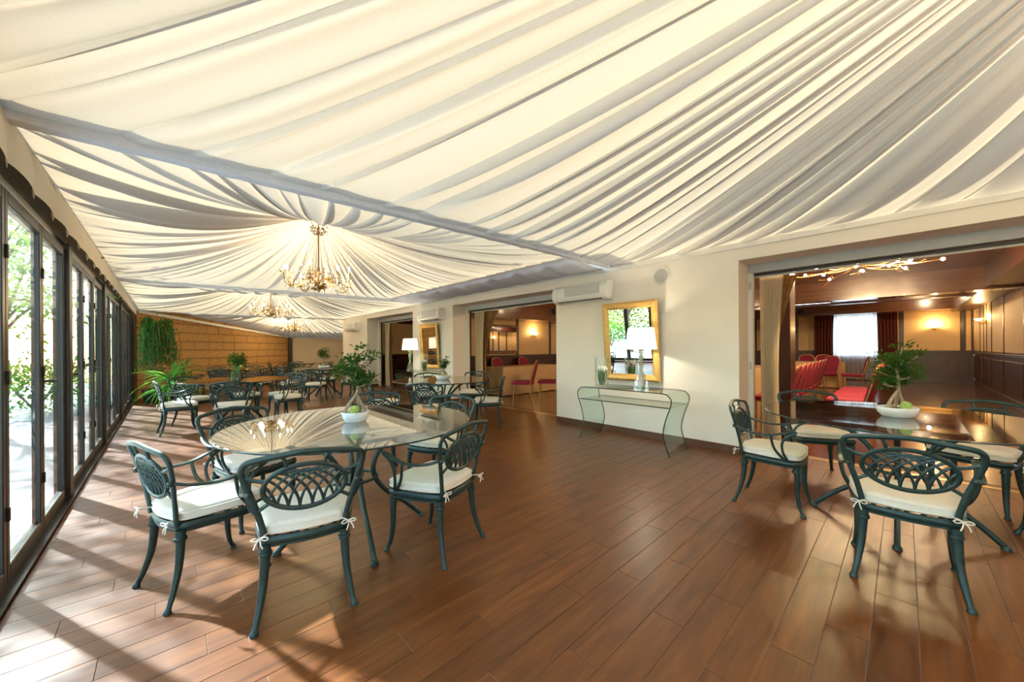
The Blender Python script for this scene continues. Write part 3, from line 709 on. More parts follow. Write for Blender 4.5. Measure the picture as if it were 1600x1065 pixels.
for c, a, l in ((T1, -8, 'round glass table in the left foreground mirroring the tent ceiling'), (T2, 0, 'round glass table standing in the near right doorway'),
             (T3, 20, 'round glass table before the middle doorway'), (T4, 30, 'round glass table carrying the glass cube planter'),
             (T5, 10, 'round glass table with a small bonsai before the third pier'), (T6, 0, 'bare round glass table beside the stone wall'),
             (T7, 0, 'last round glass table by the beige end wall')):
    place(tab, used, (c[0], c[1], 0), math.radians(a), l)
ZT = 0.7402

# ================================================================== bonsai in white bowls
def make_bonsai(seed, label, loc, rz, s=1.0, h=0.40, bowl=0.085, lean=0.0, spread=False):
    rnd = random.Random(seed)
    b = thing('planter_bowl', label + ' in white bowl', 'potted bonsai', loc, rz)
    mb = MB().lathe([(bowl * 0.62, 0), (bowl * 0.72, 0.002), (bowl * 0.93, 0.03), (bowl, 0.064), (bowl * 0.99, 0.067), (bowl * 0.95, 0.064), (bowl * 0.90, 0.05), (0.001, 0.05)], 36, sx=1.2, sy=0.95)
    mb.build('bowl', 'ceramic', b)
    MB().lathe([(bowl * 0.93, 0.050), (bowl * 0.6, 0.058), (0.001, 0.06)], 20, sx=1.18, sy=0.93, cap=False).build('soil', 'soil', b)
    mb = MB(); top = Vector((0.0 + lean * 0.3, 0.0, 0.06 + h * 0.27))
    for q in ([(-0.062, -0.005, 0.05), (-0.060, -0.005, 0.085), (-0.034, 0, 0.125), (top.x - 0.002, 0, top.z)], [(0.050, 0.015, 0.05), (0.056, 0.015, 0.085), (0.030, 0.008, 0.125), (top.x + 0.003, 0, top.z)], [(0.012, 0.04, 0.05), (0.028, 0.04, 0.08), (0.016, 0.02, 0.12), (top.x, 0.003, top.z)]):
        P = cr(q, 5); mb.tube(P, [0.0135 * (1 - 0.40 * k / len(P)) for k in range(len(P))], 8, up=(0, 1, 0))
    tips = []
    main = cr([tuple(top), (top.x + 0.01, 0.01, top.z + h * 0.16), (top.x - 0.012 + lean * .5, 0, top.z + h * 0.36), (top.x + 0.02 + lean, 0.01, top.z + h * 0.66)], 5)
    mb.tube(main, [0.010 * (1 - 0.7 * k / len(main)) for k in range(len(main))], 7, up=(0, 1, 0)); tips.append(main[-1]); tips.append(main[-4])
    for k in range(12):
        i0 = rnd.randrange(2, len(main) - 3); p = Vector(main[i0]); an = rnd.uniform(0, 6.28) if k > 3 else k * 1.57 + 0.3
        L = h * rnd.uniform(0.12, 0.27) * (1.5 if spread and k < 4 else 1); e = p + Vector((math.cos(an) * L, math.sin(an) * L * 0.8, L * rnd.uniform(0.15, 0.75)))
        P = cr([tuple(p), tuple(p.lerp(e, 0.5) + Vector((0, 0, -0.008))), tuple(e)], 4); mb.tube(P, [0.0055 * (1 - 0.6 * j / len(P)) for j in range(len(P))], 5, up=(0, 1, 0))
        tips.append(tuple(e)); tips.append(tuple(p.lerp(e, 0.62)))
    tr = mb.build('trunk', 'bonsai_bark', b)
    mb = MB()
    for tp in tips:
        for _ in range(34):
            o = Vector((rnd.gauss(0, 1), rnd.gauss(0, 1), rnd.gauss(0.1, 0.8))) * (0.020 * h / 0.4)
            d = Vector((o.x, o.y, o.z * 0.6 + 0.006)) + Vector((rnd.uniform(-1, 1), rnd.uniform(-1, 1), rnd.uniform(-0.2, 0.8))) * 0.012
            mb.leaf(Vector(tp) + o, d, rnd.uniform(0.024, 0.04) * h / 0.4, rnd.uniform(0.011, 0.016) * h / 0.4)
    mb.build('leaves', 'leaf_bonsai', tr, smooth=False)
    mb = MB(); c = Vector((-0.005, -bowl * 0.62, 0.078)); R = 0.032
    mb.ball(tuple(c), R * 0.7, 10, 8)
    for k in range(150):
        z = 1 - 2 * (k + 0.5) / 150; an = k * 2.39996; q = math.sqrt(1 - z * z); d = Vector((q * math.cos(an), q * math.sin(an), z))
        mb.leaf(c + d * R * 0.55, d + Vector((0, 0, 0.25)), R * 0.55, R * 0.34, fold=0.1)
    mb.build('flower_head', 'mum', b, smooth=False)
    return b
make_bonsai(3, 'tall leafy bonsai with a green flower on the foreground left table,', (T1[0], T1[1], ZT), math.radians(-20), h=0.44, bowl=0.073, lean=0.02)
make_bonsai(21, 'spreading bonsai with thick pale roots on the doorway table,', (T2[0] - 0.02, T2[1], ZT), math.radians(-45), h=0.44, bowl=0.098, lean=0.02, spread=True)
make_bonsai(9, 'small dark bonsai on the middle table,', (T3[0], T3[1], ZT), math.radians(-30), h=0.30, bowl=0.098, lean=0.03)
make_bonsai(14, 'distant bonsai on the fourth table back,', (T5[0], T5[1], ZT), math.radians(-30), h=0.46, bowl=0.12)
# glass cube planter on table four
g = thing('cube_planter', 'clear glass cube planter with a bushy green plant on a round table', 'planter', (0.80, 6.98, ZT), math.radians(-35))
MB().box(-0.085, -0.085, 0, 0.085, 0.085, 0.008).build('base', 'clear_glass', g, smooth=False)
for a in range(4):
    o = MB().box(-0.085, 0.079, 0.008, 0.085, 0.085, 0.24).build('glass_side', 'clear_glass', g, smooth=False); o.rotation_euler = (0, 0, a * PI / 2)
MB().bbox(-0.06, -0.06, 0.010, 0.06, 0.06, 0.15, 0.02).build('root_ball', 'soil', g)
mb = MB(); ml = MB(); rnd = random.Random(4)
for k in range(16):
    an = rnd.uniform(0, 6.28); e = Vector((math.cos(an) * rnd.uniform(0.02, 0.1), math.sin(an) * rnd.uniform(0.02, 0.1), rnd.uniform(0.26, 0.37)))
    mb.tube(cr([(e.x * 0.2, e.y * 0.2, 0.14), (e.x * 0.5, e.y * 0.5, 0.22), tuple(e)], 3), 0.003, 5)
    for _ in range(40):
        o = Vector((rnd.gauss(0, 1), rnd.gauss(0, 1), rnd.gauss(0, 1))) * 0.028; ml.leaf(e + o, o + Vector((0, 0, 0.01)), rnd.uniform(0.025, 0.045), 0.02)
st = mb.build('stems', 'stem_green', g); ml.build('leaves', 'leaf_bonsai', st, smooth=False)
mb = MB(); mb.ball((0.075, -0.06, 0.235), 0.02, 8, 6); mb.build('flower_head', 'mum', g)
# napkins / plates stacked on the bare table

# ================================================================== consoles, mirrors, lamps, vases, air conditioners along the piers
def make_console(loc, label):
    """bent glass waterfall console, long side along Y, back at x=0, front at x=-0.5"""
    r = thing('console_table', label, 'console table', loc)
    L, D = 1.27, 0.50
    prof = cr([(-L / 2 + 0.02, 0.0), (-L / 2 + 0.075, 0.16), (-L / 2 + 0.09, 0.27), (-L / 2 + 0.055, 0.42), (-L / 2 + 0.005, 0.56), (-L / 2 + 0.0, 0.64), (-L / 2 + 0.05, 0.695)], 6)
    prof += [(-L / 2 + 0.12, 0.705)]
    prof = prof + [(-y, z) for y, z in prof[::-1]]
    th = 0.011
    # offset outline
    inner = []
    for k, (y, z) in enumerate(prof):
        a, b = prof[max(k - 1, 0)], prof[min(k + 1, len(prof) - 1)]; d = Vector((b[0] - a[0], b[1] - a[1])).normalized(); inner.append((y + d.y * th, z - d.x * th))
    rows = [[(-D, y, z) for y, z in prof], [(0, y, z) for y, z in prof]]
    MB().grid(rows).grid([[(-D, y, z) for y, z in inner], [(0, y, z) for y, z in inner]]).build('bent_sheet', 'console_glass', r, ang=0.9)
    for x in (-D, 0):
        mb = MB(); i = 0
        mb.grid([[(x + (-0.002 if x else 0.002), y, z) for y, z in prof], [(x + (-0.002 if x else 0.002), y, z) for y, z in inner]]).grid([[(x + (0.002 if x else -0.002), y, z) for y, z in prof], [(x + (0.002 if x else -0.002), y, z) for y, z in inner]])
        mb.build('sheet_edge', 'glass_edge', r, smooth=False)
    y0 = -L / 2 + 0.03
    o = MB().box(-D + 0.01, y0, 0.535, -0.01, -y0, 0.545).build('shelf', 'console_glass', r, smooth=False)
    for x in (-D + 0.008, -0.01): MB().box(x - 0.0015, y0, 0.534, x + 0.0015, -y0, 0.546).build('shelf_edge', 'glass_edge', o, smooth=False)
    return r
make_console((4.56, 2.39, 0), 'bent clear glass console table against the first cream pier')
make_console((4.60, 7.92, 0), 'bent clear glass console table against the second pier, behind the chairs')
def make_mirror(loc, label, w_=0.82, h_=1.09, f_=0.095, tilt=0.075):
    r = thing('wall_mirror', label, 'mirror', loc); r.rotation_euler = (0, -tilt, 0)
    # local: plane x=0, faces -X; y width, z up from bottom edge
    for nm, q in (('frame_side', [(-w_ / 2, 0), (-w_ / 2 + f_, f_), (-w_ / 2 + f_, h_ - f_), (-w_ / 2, h_)]), ('frame_side', [(w_ / 2, 0), (w_ / 2 - f_, f_), (w_ / 2 - f_, h_ - f_), (w_ / 2, h_)]),
                  ('frame_rail', [(-w_ / 2, 0), (w_ / 2, 0), (w_ / 2 - f_, f_), (-w_ / 2 + f_, f_)]), ('frame_rail', [(-w_ / 2, h_), (w_ / 2, h_), (w_ / 2 - f_, h_ - f_), (-w_ / 2 + f_, h_ - f_)])):
        mb = MB(); n = 4
        out = [q[0], q[3]] if nm == 'frame_side' else [q[0], q[1]]; inn = [q[1], q[2]] if nm == 'frame_side' else [q[3], q[2]]
        sec = [(0, 0.0), (0, -0.022), (0.3, -0.034), (0.75, -0.026), (1, -0.012), (1, 0.0)]
        rows = [[(x, out[k][0] + (inn[k][0] - out[k][0]) * u, out[k][1] + (inn[k][1] - out[k][1]) * u) for u, x in sec] for k in (0, 1)]
        mb.grid(rows).build(nm, 'gold_frame', r, smooth=False)
    MB().box(-0.012, -w_ / 2 + f_ - 0.004, f_ - 0.004, -0.006, w_ / 2 - f_ + 0.004, h_ - f_ + 0.004).build('mirror_glass', 'mirror', r, smooth=False)
    MB().box(-0.004, -w_ / 2 + 0.01, 0.01, 0.004, w_ / 2 - 0.01, h_ - 0.01).build('backing', 'brown_base', r, smooth=False)
    return r
make_mirror((4.715, 2.58, 0.76), 'gold-framed mirror leaning out from the first cream pier')
make_mirror((4.715, 7.88, 0.74), 'gold-framed mirror on the second pier behind the lit lamp')
def make_lamp(loc, label, power):
    r = thing('table_lamp', label, 'lamp', loc)
    half = [(0.088, 0.0), (0.092, 0.02), (0.070, 0.035), (0.076, 0.06), (0.085, 0.085), (0.062, 0.095), (0.050, 0.13), (0.058, 0.165), (0.040, 0.19), (0.026, 0.21), (0.024, 0.25), (0.036, 0.29), (0.044, 0.33), (0.030, 0.355), (0.046, 0.372), (0.060, 0.40), (0.048, 0.405), (0.030, 0.40), (0.028, 0.43), (0.052, 0.455), (0.078, 0.49), (0.060, 0.488), (0.03, 0.475), (0.014, 0.50)]
    for k in range(3):
        a = k * PI / 3; ca, sa = math.cos(a), math.sin(a); mb = MB(); n = len(half); th = 0.005
        for sgn in (1, -1):
            i = len(mb.v)
            for t_ in (-th, th):
                for q, z in half: mb.v.append((ca * q * sgn - sa * t_, sa * q * sgn + ca * t_, z)); mb.v.append((-sa * t_, ca * t_, z))
            for j in range(n - 1):
                for o_ in (0, 2 * n): mb.f.append((i + o_ + 2 * j, i + o_ + 2 * j + 1, i + o_ + 2 * j + 3, i + o_ + 2 * j + 2))
                mb.f.append((i + 2 * j, i + 2 * j + 2, i + 2 * n + 2 * j + 2, i + 2 * n + 2 * j))
        mb.build('base_blade', 'crystal', r, smooth=False)
    MB().lathe([(0.016, 0.0), (0.012, 0.03), (0.012, 0.48), (0.02, 0.5), (0.016, 0.52)], 12).build('stem', 'crystal', r)
    mb = MB(); N = 72; r0, r1 = 0.185, 0.152; z0, z1 = 0.49, 0.76
    rows = []
    for k in range(6):
        u = k / 5; rows.append([((r0 + (r1 - r0) * u + 0.003 * (j % 2)) * math.cos(2 * PI * j / N), (r0 + (r1 - r0) * u + 0.003 * (j % 2)) * math.sin(2 * PI * j / N), z0 + (z1 - z0) * u) for j in range(N)])
    s = mb.grid(rows, closed=True).build('lamp_shade', 'lamp_shade', r, smooth=False)
    MB().tube([(0.15 * math.cos(2 * PI * j / 24), 0.15 * math.sin(2 * PI * j / 24), 0.755) for j in range(24)], 0.003, 5, closed=True).tube([(-0.15, 0, 0.755), (0.15, 0, 0.755)], 0.0025, 5).build('shade_ring', 'steel', s)
    b = MB().ball((0, 0, 0.60), 0.03, 10, 8).build('bulb', 'bulb', r)
    for z in (0.56, 0.66): point(r, (0.05, 0, z), power, (1.0, 0.86, 0.66), 0.02)
    return r
make_lamp((4.37, 2.27, 0.7075), 'lit table lamp with clear scrolled base and white shade on the near console', 5.5)
make_lamp((4.30, 8.16, 0.7075), 'lit table lamp with clear scrolled base on the second pier console', 5.5)
def make_vase(loc, label, seed):
    rnd = random.Random(seed); r = thing('flower_vase', label, 'vase', loc)
    MB().lathe([(0.088, 0), (0.09, 0.004), (0.09, 0.385), (0.087, 0.387), (0.084, 0.385), (0.084, 0.014), (0.001, 0.012)], 36).build('glass_cylinder', 'clear_glass', r)
    for k in range(13):
        an = k * 2.4; q = 0.064 * math.sqrt((k + 0.5) / 13); p = Vector((q * math.cos(an), q * math.sin(an), 0)); h = 0.21 + rnd.uniform(-0.012, 0.012)
        t_ = thing('tulip', None, None); t_.parent = r
        for o_ in ('label', 'category'):
            if o_ in t_: del t_[o_]
        mb = MB().tube(cr([(p.x * 0.6, p.y * 0.6, 0.016), (p.x * 1.05, p.y * 1.05, 0.12), (p.x, p.y, h)], 3), 0.0042, 6)
        for _ in range(2):
            d = rnd.uniform(0, 6.28); mb.leaf((p.x * 0.7, p.y * 0.7, 0.03), (math.cos(d) * 0.12, math.sin(d) * 0.12, 1), 0.16, 0.022)
        mb.build('stem', 'stem_green', t_)
        MB().lathe([(0.006, h - 0.006), (0.017, h + 0.004), (0.021, h + 0.018), (0.017, h + 0.036), (0.008, h + 0.046), (0.001, h + 0.044)], 10, (p.x, p.y)).build('bloom', 'tulip', t_)
    return r
make_vase((4.30, 2.80, 0.7075), 'glass cylinder of white tulips on the near console', 2)
make_vase((4.30, 7.50, 0.7075), 'glass cylinder of white tulips on the second pier console', 6)
def make_ac(loc, label):
    r = thing('air_conditioner', label, 'air conditioner', loc)      # local: back at x=0 facing -X, centred on y
    L = 0.98; H = 0.26
    sec = cr([(0, 0.0), (-0.10, 0.0), (-0.165, 0.03), (-0.19, 0.10), (-0.185, 0.18), (-0.16, 0.235), (-0.10, 0.26), (0, 0.26)], 4)
    MB().grid([[(x, -L / 2, z) for x, z in sec], [(x, L / 2, z) for x, z in sec]]).build('housing', 'white_plastic', r, ang=0.5)
    for s in (-1, 1):
        mb = MB(); i = 0; n = len(sec); e = cr([(0, -0.006), (-0.10, -0.008), (-0.172, 0.024), (-0.197, 0.10), (-0.192, 0.185), (-0.165, 0.243), (-0.10, 0.267), (0, 0.267)], 4)
        y0, y1 = s * (L / 2 - 0.085), s * (L / 2 + 0.004)
        mb.v = [(x, y0, z) for x, z in e] + [(x, y1, z) for x, z in e]
        mb.f = [tuple(range(n)), tuple(range(2 * n - 1, n - 1, -1))] + [(k, k + 1, n + k + 1, n + k) for k in range(n - 1)] + [(0, n, 2 * n - 1, n - 1)]
        mb.build('end_cap', 'white_plastic', r, ang=0.5)
    gmb = MB().bbox(-0.196, -L / 2 + 0.11, 0.085, -0.186, L / 2 - 0.24, 0.215, 0.002); gr = gmb.build('intake_grille', 'grey_plastic', r, smooth=False)
    sl = MB().bbox(-0.200, -L / 2 + 0.115, 0.094, -0.195, L / 2 - 0.245, 0.098, 0.001).build('grille_slat', 'white_plastic', gr, smooth=False)
    for k in range(1, 10): dup(sl, gr, (0, 0, k * 0.0125))
    MB().box(-0.17, -L / 2 + 0.09, 0.001, -0.06, L / 2 - 0.09, 0.014).build('outlet_slot', 'black', r, smooth=False)
    o = MB().grid([[(-0.195, -L / 2 + 0.09, 0.062), (-0.195, L / 2 - 0.09, 0.062)], [(-0.185, -L / 2 + 0.09, 0.03), (-0.185, L / 2 - 0.09, 0.03)], [(-0.16, -L / 2 + 0.09, 0.008), (-0.16, L / 2 - 0.09, 0.008)]]).build('air_flap', 'white_plastic', r)
    return r
make_ac((XR, 3.38, 1.93), 'white wall air conditioner above the near gold mirror')
make_ac((XR, 7.78, 1.90), 'white wall air conditioner above the second pier mirror')
make_ac((XR, 12.95, 1.85), 'white wall air conditioner on the third pier')
r = thing('wall_speaker', 'round white speaker set into the first cream pier', 'speaker', (XR, 2.17, 2.155)); r.rotation_euler = (0, -PI / 2, 0)
MB().lathe([(0.115, 0), (0.115, 0.008), (0.105, 0.014), (0.094, 0.012), (0.094, 0.0)], 40).build('ring', 'white_plastic', r)
MB().lathe([(0.094, 0.006), (0.05, 0.009), (0.001, 0.010)], 40, cap=False).build('grille', 'grey_plastic', r)

# ================================================================== chandeliers
def make_chandelier():
    r = thing('chandelier', 'chandelier', 'chandelier', group='wrought leaf chandeliers')     # z=0 is the lowest finial, apex at z=1.02
    rnd = random.Random(5)
    MB().lathe([(0.004, -0.03), (0.016, -0.01), (0.03, 0.03), (0.012, 0.07), (0.010, 0.25), (0.02, 0.3), (0.010, 0.34), (0.008, 0.80), (0.03, 0.82), (0.008, 0.84), (0.006, 1.0)], 12).build('stem', 'iron', r)
    mb = MB()
    for k in range(26):
        an = k * 2.4; d = Vector((math.cos(an), math.sin(an), rnd.uniform(-0.1, 0.9))); mb.leaf((d.x * 0.02, d.y * 0.02, 0.0 + rnd.uniform(0, 0.05)), d, 0.10, 0.05)
    mb.build('leaf_cup', 'iron', r, smooth=False)
    for k in range(8):
        a = k * PI / 4 + 0.2; ca, sa = math.cos(a), math.sin(a); R = 0.46 if k % 2 else 0.40; lift = 0.0 if k % 2 else 0.06
        P = cr([(0.015, 0.10), (0.10, 0.17), (0.20, 0.13), (0.28, 0.05), (0.36, 0.02 + lift * .5), (R - 0.015, 0.055 + lift), (R, 0.12 + lift)], 6)
        mb = MB().tube([(ca * q, sa * q, z) for q, z in P], 0.0062, 6)
        Q = cr([(0.015, 0.22), (0.08, 0.27), (0.16, 0.22), (0.15, 0.15), (0.11, 0.17)], 5); mb.tube([(ca * q, sa * q, z) for q, z in Q], 0.0045, 5)
        arm = mb.build('arm', 'iron', r)
        c = (ca * R, sa * R)
        MB().lathe([(0.004, 0.115 + lift), (0.028, 0.125 + lift), (0.030, 0.13 + lift), (0.012, 0.135 + lift), (0.011, 0.22 + lift), (0.004, 0.222 + lift)], 10, c).build('candle', 'candle', arm)
        MB().lathe([(0.004, 0.222 + lift), (0.013, 0.24 + lift), (0.014, 0.255 + lift), (0.007, 0.285 + lift), (0.001, 0.295 + lift)], 8, c).build('bulb', 'bulb', arm)
        mb = MB()
        for j in range(30):
            q, z = P[rnd.randrange(6, len(P))]; d = Vector((rnd.gauss(0, 1), rnd.gauss(0, 1), rnd.gauss(0, 1)))
            mb.leaf((ca * q + rnd.uniform(-.04, .04), sa * q + rnd.uniform(-.04, .04), z + rnd.uniform(-0.03, 0.09)), d, rnd.uniform(0.03, 0.055), rnd.uniform(0.018, 0.028))
        mb.build('arm_leaves', 'iron', arm, smooth=False)
        mb = MB()
        for j in range(26):      # strings of drops from the crown down to the arm
            u = j / 25; q = 0.05 + (R - 0.14) * u ** 1.6; z = 0.80 - 0.62 * u + 0.16 * (u * (u - 1))
            s_ = 0.012 + 0.005 * (j % 3 == 0); i = len(mb.v); x, y = ca * q, sa * q
            mb.v += [(x, y, z + s_ * 1.3), (x + s_ * .6, y, z), (x, y + s_ * .6, z), (x - s_ * .6, y, z), (x, y - s_ * .6, z), (x, y, z - s_ * 1.5)]
            mb.f += [(i, i + 1 + m_, i + 1 + (m_ + 1) % 4) for m_ in range(4)] + [(i + 5, i + 1 + (m_ + 1) % 4, i + 1 + m_) for m_ in range(4)]
        for j in range(5):
            q = 0.14 + 0.06 * j; x, y = ca * q + rnd.uniform(-.03, .03), sa * q + rnd.uniform(-.03, .03); z = 0.02 + rnd.uniform(0, 0.06); s_ = 0.016; i = len(mb.v)
            mb.v += [(x, y, z + s_), (x + s_ * .5, y, z), (x, y + s_ * .5, z), (x - s_ * .5, y, z), (x, y - s_ * .5, z), (x, y, z - s_ * 1.9)]
            mb.f += [(i, i + 1 + m_, i + 1 + (m_ + 1) % 4) for m_ in range(4)] + [(i + 5, i + 1 + (m_ + 1) % 4, i + 1 + m_) for m_ in range(4)]
        tag(mb.build('crystal_string', 'crystal', arm, smooth=False), kind='stuff')
    mb = MB()
    for k in range(10):
        a = k * PI / 5; ca, sa = math.cos(a), math.sin(a)
        mb.tube([(ca * q, sa * q, z) for q, z in cr([(0.01, 0.80), (0.05, 0.79), (0.085, 0.83), (0.07, 0.88), (0.04, 0.87)], 4)], 0.004, 5)
        for j in range(4): mb.leaf((ca * 0.07 + rnd.uniform(-.03, .03), sa * 0.07 + rnd.uniform(-.03, .03), 0.80 + rnd.uniform(0, 0.12)), (ca, sa, rnd.uniform(-1, 1)), 0.045, 0.024)
    mb.build('crown', 'iron', r)
    mb = MB()
    for k in range(6): mb.tube([(0.011 * math.cos(2 * PI * j / 10) * (k % 2), 0.011 * math.cos(2 * PI * j / 10) * (1 - k % 2), 0.97 + k * 0.018 + 0.013 * math.sin(2 * PI * j / 10)) for j in range(10)], 0.0022, 5, closed=True)
    mb.build('chain', 'iron', r)
    MB().lathe([(0.02, 0.955), (0.085, 0.985), (0.10, 1.02), (0.10, 1.03), (0.001, 1.03)], 24).build('ceiling_rose', 'valance_cloth', r)
    for k in range(4):
        a = k * PI / 2 + 0.6; point(r, (0.30 * math.cos(a), 0.30 * math.sin(a), 0.10), 8.0, (1, 0.68, 0.33), 0.05)
    return r
chd = make_chandelier(); used = [False]
for p, l in (((2.5, -1.25, 2.2), 'chandelier of the nearest tent bay, hanging above the picture frame'), ((1.58, 5.65, 2.05), 'nearest and largest-looking leaf and crystal chandelier with lit candle bulbs'), ((1.97, 11.1, 2.07), 'second chandelier back, partly behind the cross beam'), ((3.38, 15.0, 1.88), 'farthest and smallest-looking chandelier, above the beige end wall')):
    place(chd, used, p, 0.15 * p[1], l)

# ================================================================== curtains
def curtain(name, label, mat, x, y0, y1, z0, z1, amp, n, seed, shape=None, axis='y'):
    rnd = random.Random(seed); rows = []; M = 22; N = n * 8
    ph = [rnd.uniform(-0.5, 0.5) for _ in range(n + 1)]
    for i in range(M + 1):
        u = i / M; z = z1 + (z0 - z1) * u; row = []
        a, b_ = (shape(u) if shape else (0, 1))
        for j in range(N + 1):
            v = j / N; vv = a + (b_ - a) * v; k = int(min(v * n, n - 1))
            d = amp * math.sin(2 * PI * v * n + ph[k] + 0.5 * u) * (0.7 + 0.5 * u)
            yy = y0 + (y1 - y0) * vv + 0.3 * amp * math.cos(2 * PI * v * n)
            row.append((x + d, yy, z) if axis == 'y' else (yy, x + d, z))
        rows.append(row)
    return tag(MB().grid(rows).build(name, mat, ang=1.2), label, 'curtain')
tie = lambda u: (0, 1 - 0.72 * min(1, u / 0.42) ** 0.8 if u < 0.42 else 0.28 + 0.10 * (u - 0.42))
sag_ = lambda u: (0.0 + 0.06 * u, 1 - 0.30 * math.sin(PI * min(1, u * 0.75)) + 0.12 * u)
for (yj, nm) in ((1.20, 'near'), (6.92, 'middle'), (11.80, 'far')):
    curtain('sheer_curtain', 'cream sheer curtain hanging at the jamb of the %s doorway' % nm, 'sheer', XI + 0.12, yj, yj - (0.24 if nm == 'near' else 0.36), 0.01, 2.07, 0.022, 7, 3, sag_)
    curtain('drape', 'brown taffeta drape tied back in the %s doorway' % nm, 'taffeta', XI + 0.22, yj - 0.06, yj - (0.36 if nm == 'near' else 0.75), 0.01, 2.07, 0.03, 6, 5, tie)
curtain('drape', 'burgundy striped drape left of the bright hall window', 'burgundy', HX - 0.14, 1.75, 2.32, 0.02, 2.36, 0.04, 6, 1, lambda u: (0.0 + 0.12 * u * (1 - u) * 2, 1))
curtain('drape', 'burgundy striped drape right of the bright hall window', 'burgundy', HX - 0.14, 0.62, 0.12, 0.02, 2.36, 0.04, 6, 2, lambda u: (0.1 * u, 1))
curtain('window_sheer', 'thin white sheer over the bright hall window', 'white_sheer', HX - 0.07, 0.35, 2.0, 0.03, 2.34, 0.02, 14, 4)

# ================================================================== hall: wall lights, ceiling branch light, mirror, tables and red chairs
def make_sconce(loc, rz, label, power=6):
    r = thing('wall_sconce', label, 'wall light', loc, rz)       # local: wall at x=0, projects to -X
    MB().lathe([(0.04, -0.02), (0.045, 0.0), (0.02, 0.02)], 12, (-0.015, 0)).build('wall_plate', 'brass', r)
    MB().tube(cr([(0, 0, -0.05), (-0.06, 0, -0.07), (-0.11, 0, -0.04), (-0.12, 0, 0.02)], 5), 0.009, 7).tube(cr([(-0.01, -0.09, -0.03), (-0.07, -0.05, -0.05), (-0.07, 0.05, -0.05), (-0.01, 0.09, -0.03)], 5), 0.008, 6).build('bracket', 'brass', r)
    MB().lathe([(0.02, 0.01), (0.055, 0.03), (0.085, 0.075), (0.083, 0.077), (0.05, 0.034), (0.001, 0.02)], 20, (-0.12, 0)).build('shade', 'sconce_glass', r)
    point(r, (-0.12, 0, 0.12), power, (1, 0.66, 0.28), 0.04)
    return r
make_sconce((HX - 0.02, -0.69, 1.78), 0, 'lit brass wall light between the far hall window and corner', 16)
make_sconce((15.6, HY0 + 0.02, 1.85), -PI / 2, 'lit brass wall light on the right hall wall', 16)
make_sconce((8.95, HY1 - 0.02, 1.64), PI / 2, 'lit brass wall light on the panel seen through the middle doorway', 9)
r = thing('hall_mirror', 'wood-framed mirror seen through the middle doorway', 'mirror', (7.6, HY1 - 0.05, 1.12))
MB().box(-0.55, 0, 0, 0.55, 0.02, 0.75).build('mirror_glass', 'mirror', r, smooth=False)
for a, b_, c, d in ((-0.62, -0.07, 0.62, 0.0), (-0.62, 0.75, 0.62, 0.82), (-0.62, 0, -0.55, 0.75), (0.55, 0, 0.62, 0.75)): MB().bbox(a, -0.02, b_, c, 0.03, d, 0.006).build('frame_bar', 'mahogany_light', r, smooth=False)
r = thing('branch_light', 'lit twig-shaped ceiling light with starry bulbs inside the near doorway', 'ceiling light', (7.55, 0.47, HC))
MB().lathe([(0.10, -0.05), (0.11, -0.01), (0.11, 0)], 20).lathe([(0.03, -0.30), (0.025, -0.05)], 10).build('canopy', 'steel', r)
rnd = random.Random(12)
for k in range(12):
    a = k * PI / 6 + rnd.uniform(-0.15, 0.15); L = rnd.uniform(0.5, 0.88); ca, sa = math.cos(a), math.sin(a); z1 = -0.28 + rnd.uniform(-0.06, 0.08)
    P = cr([(0.01 * ca, 0.01 * sa, -0.28), (ca * L * 0.35 + rnd.uniform(-.03, .03), sa * L * 0.35, -0.32), (ca * L * 0.7, sa * L * 0.7 + rnd.uniform(-.04, .04), z1 - 0.02), (ca * L, sa * L, z1)], 4)
    mb = MB().tube(P, 0.006, 6)
    for j in range(4):
        p = Vector(P[rnd.randrange(3, len(P) - 1)]); d = Vector((ca + rnd.uniform(-1, 1), sa + rnd.uniform(-1, 1), rnd.uniform(-.5, .5))).normalized(); mb.tube([tuple(p), tuple(p + d * 0.09), tuple(p + d * 0.16 + Vector((0, 0, 0.02)))], 0.0035, 5)
    br = mb.build('branch', 'chair_gold', r); e = P[-1]
    MB().ball((e[0], e[1], e[2]), 0.022, 8, 6).build('bulb', 'hall_bulb', br)
    if k % 2 == 0: p = P[len(P) // 2 + 1]; MB().ball((p[0], p[1], p[2] - 0.02), 0.019, 8, 6).build('bulb', 'hall_bulb', br)
for a in (0.3, 1.9, 3.5, 5.0): point(r, (0.55 * math.cos(a), 0.55 * math.sin(a), -0.22), 55, (1, 0.70, 0.38), 0.05)
def spot(x, y, z, label, e=10):
    r = thing('ceiling_spot', label, 'ceiling light', (x, y, z))
    MB().lathe([(0.055, -0.012), (0.06, 0.0), (0.06, 0.004)], 18).build('ring', 'steel', r); MB().lathe([(0.045, -0.014), (0.001, -0.016)], 16, cap=False).build('lamp', 'spot_lamp', r)
    point(r, (0, 0, -0.06), e * 2.2, (1, 0.72, 0.42), 0.04)
spot(13.2, -0.3, HC, 'recessed ceiling spot deep in the hall right of the tube light', 16); spot(16.2, -0.5, HC, 'recessed ceiling spot near the far hall corner', 14)
spot(8.3, 7.0, HC, 'recessed ceiling spot seen through the middle doorway', 2.5); spot(9.4, 5.2, HC, 'recessed ceiling spot above the red chairs of the middle doorway', 2.5)
spot(12.5, 3.5, HC, 'recessed ceiling spot over the clothed hall tables', 16); spot(6.9, 3.6, HC, 'recessed ceiling spot behind the first pier', 5)
spot(7.0, 11.0, 2.55, 'recessed ceiling spot behind the far doorway', 7)
